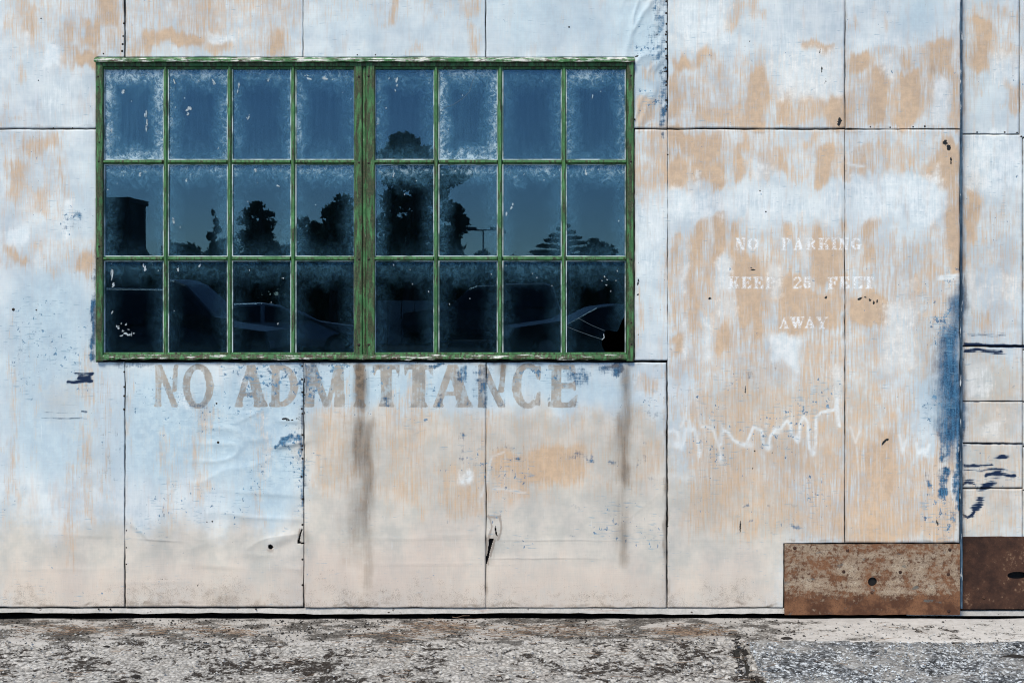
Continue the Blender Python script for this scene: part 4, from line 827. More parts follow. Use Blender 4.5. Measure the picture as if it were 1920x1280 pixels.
ROWS = [(128, 299), (309, 480), (490, 662)]
for (a0, a1), nm in (((664.5, 680), 'l'), ((687, 703.5), 'r')):
    MB().bar(wx(a0), wx(a1), -0.017, 0.045, 'z', wz(665), wz(125), 0.004).build('mullion', M['green_grimy'], window)
MB().bar(wx(680.4), wx(686.6), -0.009, 0.045, 'z', wz(664.6), wz(125.4), 0.003).build('mullion', M['green_grimy'], window)
for side in COLS:
    for i in range(3):
        c_ = (side[i][1] + side[i + 1][0]) / 2
        b = MB(); b.prism([(wx(c_ - 4.4), 0.022), (wx(c_ - 4.4), 0.000), (wx(c_ - 2.2), -0.005), (wx(c_ - 2.0), -0.0125), (wx(c_ + 2.0), -0.0125), (wx(c_ + 2.2), -0.005), (wx(c_ + 4.4), 0.000), (wx(c_ + 4.4), 0.022)], 'z', wz(664), wz(126))
        b.build('muntin', M['green'], window)
    for i in range(2):
        c_ = (ROWS[i][1] + ROWS[i + 1][0]) / 2
        ends = [side[0][0] - 1.5] + [e for j in range(3) for e in (side[j][1] - .4, side[j + 1][0] + .4)] + [side[3][1] + 1.5]
        for j in range(4):
            b = MB(); b.prism([(wz(c_ + 4.2), 0.022), (wz(c_ + 4.2), 0.001), (wz(c_ + 1.4), -0.004), (wz(c_ + 1.2), -0.0155), (wz(c_ - 2.6), -0.0155), (wz(c_ - 2.8), -0.003), (wz(c_ - 4.4), 0.001), (wz(c_ - 4.4), 0.022)], 'x', wx(ends[2 * j]), wx(ends[2 * j + 1]))
            b.build('muntin', M['green'], window)
    b = MB(); x0, x1 = side[0][0] - 1.5, side[3][1] + 1.5
    b.bar(wz(130), wz(125.8), -0.006, 0.022, 'x', wx(x0), wx(x1), 0.002); b.build('sash_rail', M['green'], window)
    b = MB(); b.bar(wz(664.4), wz(660.5), -0.010, 0.022, 'x', wx(x0), wx(x1), 0.002); b.build('sash_rail', M['green'], window)

def flake(b, px, py, rx, ry, ang, y, mi, n=9, rough=.35):
    vs = []
    c_, s_ = math.cos(R_(ang)), math.sin(R_(ang))
    for i in range(n):
        t = 2 * math.pi * i / n; r = 1 + (random.random() - .5) * 2 * rough
        u, w = rx * r * math.cos(t), ry * r * math.sin(t)
        vs.append((wx(px + u * c_ - w * s_), y, wz(py + u * s_ + w * c_)))
    b.add(vs, [tuple(range(n))], mi)
def line(b, pts, w, y, mi):
    for (ax, ay), (bx_, by) in zip(pts[:-1], pts[1:]):
        L = math.hypot(bx_ - ax, by - ay); nx_, ny_ = -(by - ay) / L * w / 2, (bx_ - ax) / L * w / 2
        b.add([(wx(ax + nx_), y, wz(ay + ny_)), (wx(ax - nx_), y, wz(ay - ny_)), (wx(bx_ - nx_), y, wz(by - ny_)), (wx(bx_ + nx_), y, wz(by + ny_))], [(0, 1, 2, 3)], mi)
PY0, PY1 = 0.007, 0.011
#        left right top bottom film  (per pane, rows from the top)
DUST = [(1.23, 1.17, 1.25, 1.23, 0.200), (0.81, 0.81, 1.10, 0.44, 0.100), (0.59, 0.65, 0.72, 0.26, 0.080), (0.91, 0.44, 0.91, 0.44, 0.090), (0.65, 0.52, 0.65, 0.31, 0.070), (1.17, 1.04, 0.98, 1.23, 0.150), (0.39, 0.55, 0.52, 0.26, 0.080), (0.78, 0.78, 1.04, 0.39, 0.090),
        (0.40, 0.40, 0.99, 0.08, .012), (0.48, 0.45, 0.93, 0.08, .012), (0.40, 0.40, 0.93, 0.16, .012), (0.40, 0.40, 1.04, 0.16, .012), (0.40, 0.27, 0.93, 0.08, .012), (0.40, 0.45, 0.99, 0.16, .012), (0.40, 0.40, 1.04, 0.08, .012), (0.40, 0.48, 1.04, 0.23, .012),
        (0.15, 0.18, 0.38, 0.05, .005), (0.13, 0.14, 0.34, 0.05, .005), (0.11, 0.14, 0.34, 0.06, .005), (0.13, 0.17, 0.41, 0.06, .005), (0.15, 0.13, 0.41, 0.06, .005), (0.14, 0.14, 0.47, 0.06, .005), (0.14, 0.14, 0.51, 0.06, .005), (0.14, 0.17, 0.47, 0.05, .005)]
SM = {  # smears: (row, col): (x, y, rx, ry, angle)
 (0, 0): [(275, 236, 2.5, 8, 0), (272, 212, 2, 7, 0), (230, 172, 4, 3, 0), (207, 245, 2, 3, 0)], (0, 1): [(353, 206, 5, 5, 0), (351, 213, 3, 3, 0), (398, 152, 2, 8, -30), (325, 150, 1.6, 8, -15), (409, 277, 1.4, 3, 20)], (0, 2): [(467, 217, 1.8, 7, 18), (446, 165, 1.5, 8, 12), (503, 150, 2, 2, 0)],
 (0, 3): [(578, 145, 7, 3, 20), (608, 146, 5, 3, -10)], (0, 4): [(743, 156, 2.6, 8, 15), (741, 170, 1.5, 4, -10), (706, 233, 3, 1, 0)], (0, 5): [], (0, 7): [(1111, 182, 1, 5, 10)],
 (1, 0): [(262, 326, 2.5, 5, 10), (202, 356, 1.4, 1.4, 0)], (1, 1): [(348, 339, 1.8, 4, 20), (325, 415, 1.6, 7, -10), (337, 426, 1, 2, 0)], (1, 2): [(479, 318, 3, 3, 0), (437, 362, 1, 2, 0), (521, 348, 3, 2, 30)], (1, 6): [(960, 387, 1.6, 6, 18), (949, 400, 1.5, 5, 5)], (1, 7): [(1099, 325, 2, 6, 0)], (1, 4): [(738, 330, 1.5, 5, 15)],
 (2, 0): [(209, 512, 1.8, 12, 5), (211, 535, 2.4, 6, 20), (270, 500, 4, 7, 0), (210, 585, 1.6, 4, 5), (221, 612, 3, 4, 0), (230, 620, 2, 2, 0), (235, 626, 5, 3, 10), (244, 628, 4, 2.2, -10), (226, 606, 1.4, 2, 0), (236, 608, 1.4, 3, 40), (249, 624, 3, 1.4, 20), (228, 629, 3, 1.4, 0), (240, 618, 2, 1, 30), (195, 630, 3, 1.4, -30)],
 (2, 1): [(333, 504, 2, 4, 0), (375, 496, 1.5, 5, 30)], (2, 2): [(530, 522, 2.2, 1.6, 0)], (2, 3): [], (2, 5): [], (2, 7): [(1134, 519, 1.4, 1.4, 0), (1139, 524, 1.4, 1.4, 0), (1137, 534, 1.6, 1.6, 0), (1145, 546, 1.2, 1.2, 0), (1129, 526, 1.1, 1.1, 0)]}
for r in range(3):
    for c8 in range(8):
        x0, x1 = COLS[c8 // 4][c8 % 4]; y0, y1 = ROWS[r]; g = 1.5
        b = MB()
        if (r, c8) == (2, 7):
            pl = [(x0 - g, y0 - g), (x1 + g, y0 - g), (x1 + g, 588), (1166, 602), (1159, 620), (1151, 621.5), (1142, 619), (1135, 620), (1132, 626), (1132.5, 633), (1128, 636.5), (1128.5, 645), (1130.5, 652), (1134, 658), (1138, y1 + g), (x0 - g, y1 + g)]
        else:
            pl = [(x0 - g, y0 - g), (x1 + g, y0 - g), (x1 + g, y1 + g), (x0 - g, y1 + g)]
        n = len(pl)
        tx_, tz_ = rng.normal() * .0024, rng.normal() * .0016       # each pane sits a hair out of true
        mx_, my_ = (x0 + x1) / 2, (y0 + y1) / 2
        def yy(px, py, base): return base + (px - mx_) * S * tx_ + (py - my_) * S * tz_
        vs = [(wx(px), yy(px, py, PY0), wz(py)) for px, py in pl] + [(wx(px), yy(px, py, PY1), wz(py)) for px, py in pl]
        b.add(vs, [tuple(range(n - 1, -1, -1)), tuple(range(n, 2 * n))] + [(i, (i + 1) % n, n + (i + 1) % n, n + i) for i in range(n)])
        for (sx_, sy_, ra, rb_, an) in SM.get((r, c8), []):
            for q in range(5):
                ta = random.random() * 6.28; tr_ = random.random() ** .5
                u_, w_ = ra * tr_ * math.cos(ta), rb_ * tr_ * math.sin(ta); cc_, ss_ = math.cos(R_(an)), math.sin(R_(an))
                z_ = random.uniform(.25, .6); flake(b, sx_ + u_ * cc_ - w_ * ss_, sy_ + u_ * ss_ + w_ * cc_, max(.5, ra * z_), max(.5, rb_ * z_), an, PY0 - 0.0012 - .00012 * q, 1, 7, .5)
        for i in range(random.randint(1, 4)):
            q = .5 + random.random() * .5
            flake(b, random.uniform(x0 + 3, x1 - 3), random.uniform(y0 + 3, y0 + (y1 - y0) * random.random() + 6), q, q * random.uniform(.8, 2.4), random.uniform(-30, 30), PY0 - 0.0010, 1, 6)
        if (r, c8) == (2, 7):
            line(b, [(1062, 612), (1085, 621), (1110, 630), (1129, 636)], .5, PY0 - .001, 2); line(b, [(1084, 596), (1108, 609), (1134, 620)], .4, PY0 - .001, 2)
            line(b, [(1132, 626), (1133, 633), (1128.6, 637)], 1.2, PY0 - .001, 1)
        if (r, c8) == (0, 5):
            line(b, [(824, 210), (833, 202), (850, 196), (868, 184), (880, 172), (886, 152), (893, 134)], .6, PY0 - .001, 2)
        o = b.build('pane', [M['glass'], M['smear'], M['crack']], window)
        dl, dr, dt, db, fm = DUST[r * 8 + c8]
        o['dust_left'], o['dust_right'], o['dust_top'], o['dust_bottom'], o['film'], o['seed'] = dl, dr, dt, db, fm, (r * 8 + c8) * 3.7 + 1.0
        if (r, c8) == (2, 7): o['label'] = 'cracked dark pane with its lower right corner broken out'
        w_ = 1.1; b = MB(); ya, yb = -0.001, PY0 - .0005
        ins = [(x0 - 1, y0 - 1, x0 + w_ * .7, y1 + 1), (x1 - w_ * .4, y0 - 1, x1 + 1, y1 + 1), (x0 + w_ * .7, y0 - 1, x1 - w_ * .4, y0 + w_ * .3), (x0 + w_ * .7, y1 - w_ * .6, x1 - w_ * .4, y1 + 1)]
        for qx0, qy0, qx1, qy1 in ins: b.box(wx(qx0), wx(qx1), ya, yb, wz(qy1), wz(qy0))
        b.build('putty', M['putty'], window)
for px, py, r in [(673, 144, 2.4), (691, 143, 2.4), (673, 305, 2.2), (691, 306, 2.2), (673, 486, 2.2), (691, 486, 2.4), (673, 646, 3.2), (691, 646, 2.6)]:
    dome('screw', px, py, r, window, M['nail'], y=-0.0172)
for px, py, r in [(184, 144, 1.8), (184, 163, 1.6), (186, 267, 1.8), (185, 303, 1.8), (186, 462, 2.4), (183, 484, 2), (1183, 142, 2), (1183, 303, 2.2), (1184, 486, 2), (1184, 605, 1.8), (1184, 645, 2)]:
    dome('screw', px, py, r, window, M['nail'], y=-0.0222)

# ------------------------------------------------------------------ far door leaf, set back behind the first
YB = 0.075
door2 = empty('hangar_door', (wx(2400, YB), YB + .03, 0.02), 'set-back hangar door leaf of horizontal boards with a dark rusty kick plate, at the far right', 'hangar door', 'sliding hangar door leaves')
SX = 1700
for i, (y0, y1) in enumerate([(TOPY, 251), (253, 647.5), (650.5, 751), (752.8, 830), (832.4, 914.2), (916, 1008)]):
    sheet('board', door2, SX, y0, 1917 if i else 1911, y1, mat='paint_boards', y_off=YB, seed=30 + i, horiz=True, thick=0.012)
for i, (y0, y1) in enumerate([(TOPY, 258), (260, 654), (656.5, 752), (754, 836), (838, 918), (920, 1008)]):
    sheet('board', door2, 1918.5 if i else 1912.5, y0, 2700, y1, mat='paint_boards', y_off=YB, seed=40 + i, horiz=True, thick=0.012)
b = MB(); b.box(wx(1700, YB), wx(2705, YB), YB + 0.016, YB + 0.05, wz(1150, YB), wz(TOPY, YB)); b.build('backing_board', M['void'], door2)
b = MB(); b.box(wx(1700, YB), wx(2705, YB), YB - .004, YB + 0.014, wz(1153.5, YB), wz(1144.5, YB)); b.build('bottom_rail', M['rail'], door2)
kp2 = plate(door2, 1690, 1006, 2240, 1141, 1908, 1078, 9.5, YB - 0.014, 0.012, M['rust_dark'], [], slot=True)
for px, py in [(1845, 1120), (1960, 1025), (2100, 1120)]: dome('bolt', px, py, 3.4, kp2, M['rust_dark'], y=YB - .0141, flat=.45, n=8)
for px, py in [(1832, 248), (1884, 248), (1907, 249), (1915, 256)]: dome('nail', px, py, 1.7, door2, M['nail'], y=YB)

# ------------------------------------------------------------------ hangar behind the doors
hz = wz(TOPY) + 0.02
hang = empty('hangar', (0, 6, 0), 'pale metal hangar building with a dark interior behind the sliding doors', 'building')
X_L, X_R = -9.0, 9.5
b = MB(); b.box(X_L, wx(-778), 0.02, 0.22, 0, hz); b.box(wx(2710, YB), X_R, 0.10, 0.22, 0, hz); b.box(X_L, X_R, -0.04, 0.22, hz, hz + 1.6)
b.build('front_wall', M['shell'], hang)
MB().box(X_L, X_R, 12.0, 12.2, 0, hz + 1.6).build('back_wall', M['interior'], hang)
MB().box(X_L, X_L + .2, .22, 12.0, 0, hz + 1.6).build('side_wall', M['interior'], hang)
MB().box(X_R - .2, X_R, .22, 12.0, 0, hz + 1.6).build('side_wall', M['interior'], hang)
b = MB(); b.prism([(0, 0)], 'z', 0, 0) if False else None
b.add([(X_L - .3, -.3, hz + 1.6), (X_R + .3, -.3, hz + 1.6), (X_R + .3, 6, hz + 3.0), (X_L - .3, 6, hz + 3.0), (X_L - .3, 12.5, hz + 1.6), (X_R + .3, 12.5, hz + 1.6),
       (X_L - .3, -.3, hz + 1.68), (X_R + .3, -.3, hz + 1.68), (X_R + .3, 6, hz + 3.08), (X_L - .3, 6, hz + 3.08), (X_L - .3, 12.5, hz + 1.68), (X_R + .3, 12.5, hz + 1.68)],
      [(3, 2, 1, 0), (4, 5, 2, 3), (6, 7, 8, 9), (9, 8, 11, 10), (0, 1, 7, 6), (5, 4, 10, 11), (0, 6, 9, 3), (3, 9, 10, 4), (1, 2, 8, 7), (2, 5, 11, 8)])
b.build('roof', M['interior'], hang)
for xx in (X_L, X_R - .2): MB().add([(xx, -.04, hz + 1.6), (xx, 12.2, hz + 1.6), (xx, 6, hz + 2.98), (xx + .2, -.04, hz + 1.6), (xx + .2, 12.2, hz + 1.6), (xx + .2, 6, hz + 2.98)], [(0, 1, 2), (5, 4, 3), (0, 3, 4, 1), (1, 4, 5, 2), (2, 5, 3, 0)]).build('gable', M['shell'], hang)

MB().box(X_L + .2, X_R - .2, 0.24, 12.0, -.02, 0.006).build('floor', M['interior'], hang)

# ------------------------------------------------------------------ ground
def ground_material(name, kind):
    k = NT(name); p = k.pos()
    a = k.noise(p, 3.2, 4, 0.65); b = k.noise(p, 1, 4, 0.62, stretch=(24, 30, 24)); f = k.noise(p, 75, 3, 0.7)
    vo = k.voro(p, 60.0); ed = vo.outputs['Distance']; rc = vo.outputs['Color']
    sp = k.n('ShaderNodeSeparateColor'); k.set(sp.inputs[0], rc); rv = sp.outputs[0]
    if kind == 'asphalt':
        c = k.mix(k.sm(rv, 0.1, 0.9), (0.34, 0.325, 0.305), (0.56, 0.54, 0.515))
        c = k.mix(k.sm(b, 0.35, 0.62), c, (0.43, 0.41, 0.39))
        pit = k.m('ADD', k.m('MULTIPLY', b, 0.38), k.m('ADD', k.m('MULTIPLY', f, 0.20), k.m('MULTIPLY', a, 0.42)))
        c = k.mix(k.m('MULTIPLY', k.sm(k.noise(p, 5, 4, 0.7, stretch=(1, 1, 1), off=(2, 2, 2)), 0.5, 0.66), 0.25), c, (0.30, 0.24, 0.20))
        c = k.mix(k.sm(pit, 0.505, 0.55), c, (0.030, 0.022, 0.018))
        c = k.mix(k.m('MULTIPLY', k.sm(ed, 0.42, 0.62), 0.5), c, (0.06, 0.055, 0.05))
        h = k.m('SUBTRACT', k.m('MULTIPLY', b, 0.3), k.m('ADD', k.m('MULTIPLY', ed, 0.6), k.m('MULTIPLY', k.sm(pit, 0.50, 0.6), 0.8)))
        return k.done(k.bsdf(c, 0.9, k.bump(h, 0.7, 0.01), 0.2))
    if kind == 'patch':
        c = k.mix(k.sm(rv, 0.1, 0.9), (0.15, 0.16, 0.175), (0.58, 0.61, 0.64))
        pit = k.m('ADD', k.m('MULTIPLY', b, 0.5), k.m('MULTIPLY', f, 0.5))
        c = k.mix(k.sm(pit, 0.515, 0.575), c, (0.016, 0.017, 0.02))
        c = k.mix(k.m('MULTIPLY', k.sm(ed, 0.40, 0.6), 0.8), c, (0.03, 0.032, 0.036))
        tone = k.sm(a, 0.42, 0.6); c = k.mix(k.m('MULTIPLY', tone, 0.6), c, (0.40, 0.385, 0.365))
        h = k.m('SUBTRACT', k.m('MULTIPLY', b, 0.2), k.m('ADD', k.m('MULTIPLY', ed, 0.9), k.sm(pit, 0.52, 0.62)))
        return k.done(k.bsdf(c, 0.85, k.bump(h, 0.8, 0.01), 0.25))
    if kind == 'concrete':
        sx = k.n('ShaderNodeSeparateXYZ'); k.set(sx.inputs[0], p)
        c = k.mix(k.sm(b, 0.35, 0.65), (0.47, 0.45, 0.43), (0.56, 0.54, 0.52))
        c = k.mix(k.m('MULTIPLY', k.sm(a, 0.5, 0.66), 0.4), c, (0.28, 0.265, 0.25))
        dirt = k.m('ADD', k.m('MULTIPLY', k.noise(p, 1, 5, 0.68, stretch=(4.5, 8, 1)), 0.72), k.m('MULTIPLY', f, 0.28))
        c = k.mix(k.sm(sx.outputs[0], 1.9, 0.9, 0.0, 0.55), c, (0.30, 0.28, 0.26))
        lft = k.sm(sx.outputs[0], 2.1, 0.9, 0.0, 0.10)
        c = k.mix(k.sm(k.m('ADD', dirt, lft), 0.565, 0.63), c, k.mix(k.sm(f, 0.4, 0.6), (0.045, 0.04, 0.036), (0.13, 0.12, 0.11)))
        return k.done(k.bsdf(c, 0.85, k.bump(k.m('ADD', b, f), 0.35, 0.004), 0.2))
    c = k.mix(k.sm(a, 0.35, 0.65), (0.022, 0.022, 0.022), (0.04, 0.039, 0.038))
    return k.done(k.bsdf(c, 0.9, k.bump(b, 0.4, 0.01), 0.2))
M['asphalt'] = ground_material('bleached_asphalt', 'asphalt'); M['patch'] = ground_material('coarse_patch', 'patch')
M['concrete'] = ground_material('concrete_sill', 'concrete'); M['lot'] = ground_material('parking_lot_asphalt', 'lot')

MB().add([(-1500, -3000, -.03), (1500, -3000, -.03), (1500, 400, -.03), (-1500, 400, -.03)], [(0, 1, 2, 3)]).build('ground', M['lot'], origin=(0, 0, -.03))['kind'] = 'structure'
def gy(py):     # distance in front of the wall of a ground point seen at photo row py
    q = (py - 1158) * S; return -CAM_D * q / (CAM_H + q)
def gxw(px, py): return (px - 960) * S * (CAM_D + gy(py)) / CAM_D
CR = [(1372, 1192), (1380, 1205), (1384, 1222), (1396, 1240), (1398, 1256), (1412, 1270), (1418, 1290)]
CRW = [(gxw(a, b_), gy(b_)) for a, b_ in CR] + [(gxw(1430, 1330), gy(1330)), (gxw(1440, 1500), gy(1500))]
def crx(y):    # crack position (x) at distance y
    ys = [c_[1] for c_ in CRW][::-1]; xs = [c_[0] for c_ in CRW][::-1]
    return np.interp(y, ys, xs)
def gsheet(name, xs, ys, zf, mat, keepf=None, kind='structure'):
    X, Y = np.meshgrid(xs, ys); Z = zf(X, Y); ny, nx = X.shape
    idx = np.arange(ny * nx).reshape(ny, nx); q = np.stack([idx[:-1, :-1], idx[:-1, 1:], idx[1:, 1:], idx[1:, :-1]], -1)
    co = np.stack([X, Y, Z], -1).reshape(-1, 3)
    if keepf is not None:
        kx = keepf((X[:-1, :-1] + X[1:, 1:]) / 2, (Y[:-1, :-1] + Y[1:, 1:]) / 2); q = q[kx]
    q = q.reshape(-1, 4); me = bpy.data.meshes.new(name); me.vertices.add(len(co)); me.vertices.foreach_set('co', co.astype(np.float32).ravel())
    me.loops.add(len(q) * 4); me.loops.foreach_set('vertex_index', q.astype(np.int32).ravel())
    me.polygons.add(len(q)); me.polygons.foreach_set('loop_start', np.arange(len(q), dtype=np.int32) * 4)
    me.polygons.foreach_set('use_smooth', np.ones(len(q), bool)); me.materials.append(mat); me.update(calc_edges=True)
    o = link(bpy.data.objects.new(name, me)); o['kind'] = kind; return o
def g(X, Y, sx, sy, sd): return vnoise(X / sx + 57, Y / sy + 91, sd) - .5
def rough_z(X, Y):
    z = .010 * g(X, Y, .35, .25, 70) + .009 * g(X, Y, .055, .045, 71) + .006 * g(X, Y, .022, .02, 72)
    pit = np.clip(g(X, Y, .04, .03, 73) - .16, 0, 1) * .05
    return z - pit
def asph(X, Y):
    z = -.006 + rough_z(X, Y)
    d = np.abs(X - crx(Y) - .07 * g(X, Y, .06, .05, 77)); z = z - .06 * sst((.021 - d) / .009)
    d2 = np.abs(X - (-.55 + .12 * g(X, Y, 9, .12, 78) + (Y + .3) * -.1)); z = z - .012 * sst((.014 - d2) / .012)
    return z
SILL = lambda X: -.40 - .03 * g(X, X * 0, .4, 1, 80) - .10 * sst((1.3 - X) / 1.0) * g(X, X * 0, .25, 1, 81)
gx1 = np.arange(-3.6, 3.8, .0135)
gsheet('asphalt', np.unique(np.concatenate([gx1, np.arange(1.0, 1.45, .0045)])), np.arange(-1.75, -.12, .0135), asph, M['asphalt'],
       lambda X, Y: (np.abs(X - crx(Y) - .07 * g(X, Y, .06, .05, 77)) > .006 + .015 * (vnoise(X * 0 + 3.3, Y / .05 + 40, 84))) | (Y > -.3))
gsheet('asphalt_patch', np.arange(1.0, 3.8, .0125), np.arange(-1.75, -.30, .0125), lambda X, Y: .012 + 1.0 * rough_z(X + 3, Y + 2) - .03 * sst((.03 - (X - crx(Y) - .045)) / .03) - .02 * sst((Y - SILL(X) + .05) / .05), M['patch'],
       lambda X, Y: (X > crx(Y) + .026 + .03 * g(X, Y, .04, .03, 79)) & (Y < SILL(X) - .008))
gsheet('concrete_sill', np.arange(-3.8, 3.9, .02), np.arange(-.62, -.006, .0125), lambda X, Y: -.001 + .006 * g(X, Y, .3, .12, 82) + .002 * g(X, Y, .04, .04, 83) - .05 * sst((SILL(X) + .012 - Y) / .03), M['concrete'],
       lambda X, Y: Y > SILL(X) - .03)
gsheet('parking_lot', np.concatenate([[-60], np.arange(-12, 12.1, .5), [60]]), np.concatenate([[-60], np.arange(-12, -1.6, .35), [-1.72]]), lambda X, Y: -.014 + 0 * X, M['lot'])

MB().box(-9, 9.5, -.03, .262, -.12, -.085).build('door_track', M['void'])['kind'] = 'structure'
# loose grit, chips and pine needles
def scatter(name, n, posf, sizef, mat, label, cat, zoff=0.0):
    octv = np.array([(1, 0, 0), (0, 1, 0), (-1, 0, 0), (0, -1, 0), (0, 0, 1), (0, 0, -.6)], float)
    octf = [(0, 1, 4), (1, 2, 4), (2, 3, 4), (3, 0, 4), (1, 0, 5), (2, 1, 5), (3, 2, 5), (0, 3, 5)]
    V = []; F = []
    for i in range(n):
        x, y = posf()
        if name == 'dark_debris' and x > 1.45 and y > -.4 and rng.random() < .85: x -= 3.2
        r = sizef(); t = rng.random() * 6.28
        if name != 'dark_debris' and y < -.3 and -.03 < x - float(crx(y)) < .045: x -= .2
        j = octv * (1 + (rng.random((6, 1)) - .5) * .7); j = j * (r, r * (.6 + .5 * rng.random()), r * .6)
        ct, st_ = math.cos(t), math.sin(t)
        z = zoff + (float(asph(np.array([x]), np.array([y]))[0]) if False else 0)
        V += [(x + a * ct - b_ * st_, y + a * st_ + b_ * ct, z + c_ + r * .2) for a, b_, c_ in j]
        F += [(a + 6 * i, b_ + 6 * i, c_ + 6 * i) for a, b_, c_ in octf]
    b = MB(); b.v = V; b.f = F; b.mi = [0] * len(F)
    o = b.build(name, mat); tag(o, label, cat, kind='stuff'); return o
k = NT('grit'); p = k.pos(); vo = k.voro(p, 50); sp = k.n('ShaderNodeSeparateColor'); k.set(sp.inputs[0], vo.outputs['Color'])
M['grit'] = k.done(k.bsdf(k.mix(k.sm(sp.outputs[0], 0.2, 0.9), (0.16, 0.155, 0.15), (0.48, 0.47, 0.455)), 0.85))
k = NT('patch_chips'); p = k.pos(); vo = k.voro(p, 60); sp = k.n('ShaderNodeSeparateColor'); k.set(sp.inputs[0], vo.outputs['Color'])
M['chips'] = k.done(k.bsdf(k.mix(k.sm(sp.outputs[0], 0.15, 0.95), (0.10, 0.11, 0.125), (0.56, 0.59, 0.62)), 0.8))
M['dark_grit'] = plain('dark_debris', (0.022, 0.018, 0.016), 0.9, 0.5, 40)
scatter('gravel', 8000, lambda: (rng.uniform(-3.4, 3.6), -rng.uniform(.1, 1.3)), lambda: .0022 + .0065 * rng.random() ** 3, M['grit'], 'small grey gravel and grit scattered over the worn asphalt', 'gravel')
scatter('stone_chips', 5000, lambda: (lambda y_: (float(crx(y_)) + .05 + rng.random() ** 1.3 * 2.2, y_))(-rng.uniform(.46, 1.25)), lambda: .003 + .005 * rng.random() ** 2, M['chips'], 'blue-grey and white stone chips of the coarse asphalt patch', 'stone chips', .012)
scatter('dark_debris', 2600, lambda: (rng.uniform(-3.4, 3.6), -abs(rng.normal(.22, .22)) - .03) if rng.random() < .88 else (lambda y_: (float(crx(y_)) + .07 * float(g(np.array(0.), np.array(y_), .06, .05, 77)) + rng.normal() * .006, y_))(-rng.uniform(.25, 1.1)), lambda: .003 + .006 * rng.random() ** 3, M['dark_grit'], 'dark crumbs of dirt and bark lying along the foot of the door', 'debris')
k = NT('pine_needle'); p = k.pos(); n_ = k.noise(p, 30, 3)
M['needle'] = k.done(k.bsdf(k.mix(k.sm(n_, 0.35, 0.65), (0.085, 0.05, 0.034), (0.30, 0.21, 0.145)), 0.8))
b = MB()
for i in range(1300):
    u = rng.random()
    if u < .62:
        x = rng.uniform(-3.2, 1.0); y = -.30 + .05 * math.sin(x * 2.3) + rng.normal() * .05
        if math.sin(x * 3.1 + 1) + math.sin(x * 7.7) < -.6 + rng.random(): continue
    elif u < .74: x = rng.normal(-.36, .12); y = -.2 + rng.normal() * .06
    elif u < .84: x = rng.normal(.85, .1); y = -.3 + rng.normal() * .04
    elif u < .86: y = -rng.uniform(.35, 1.1); x = -.55 - (y + .3) * .1 + rng.normal() * .03
    elif u < .8602: y = -rng.uniform(.2, 1.0); x = float(crx(y)) + rng.normal() * .012
    else: x = rng.uniform(-3.2, 3.2); y = -rng.uniform(.1, 1.2)
    L = rng.uniform(.03, .09); t = rng.normal() * .5 + (math.pi if rng.random() < .5 else 0); z = .004 + rng.random() * .014
    cv = rng.normal() * .35; w = .0008
    pts = [(x, y), (x + L * .5 * math.cos(t), y + L * .5 * math.sin(t)), (x + L * .5 * math.cos(t) + L * .5 * math.cos(t + cv), y + L * .5 * math.sin(t) + L * .5 * math.sin(t + cv))]
    px_, py_ = -math.sin(t) * w, math.cos(t) * w; vs = []
    for q, (a, b_) in enumerate(pts):
        zz = z + rng.random() * .006; vs += [(a + px_, b_ + py_, zz), (a - px_, b_ - py_, zz), (a, b_, zz + .0016)]
    b.add(vs, [(0, 1, 4, 3), (1, 2, 5, 4), (2, 0, 3, 5), (3, 4, 7, 6), (4, 5, 8, 7), (5, 3, 6, 8)])
tag(b.build('pine_needles', M['needle']), 'rust-brown pine needles drifted along the concrete sill', 'pine needles', kind='stuff')
def clod(px, py, r, label, sq=.5):
    b = MB(); x, y = gxw(px, py), gy(py); n = 9; vs = []
    for (rr, zz) in ((1., 0.), (.85, .45), (.4, .75)):
        for i in range(n):
            t = 2 * math.pi * i / n; q = rr * (1 + (random.random() - .5) * .5); vs.append((x + r * q * math.cos(t), y + r * sq * q * math.sin(t), -.004 + r * zz * .5))
    fs = [tuple(range(2 * n, 3 * n))] + [(kk * n + i, kk * n + (i + 1) % n, (kk + 1) * n + (i + 1) % n, (kk + 1) * n + i) for kk in range(2) for i in range(n)]
    o = b.add(vs, fs).build('dirt_clod', M['dark_grit']); tag(o, label, 'dirt clod', 'dark clods on the ground')
clod(1476, 1197, .034, 'black flat clod at the edge of the concrete sill below the rusty plate')
clod(1900, 1236, .07, 'long black clod at the right edge of the asphalt', .3)
clod(200, 1210, .016, 'small black clod among the pine needles at the lower left'); clod(255, 1266, .022, 'small dark clod near the bottom left corner')

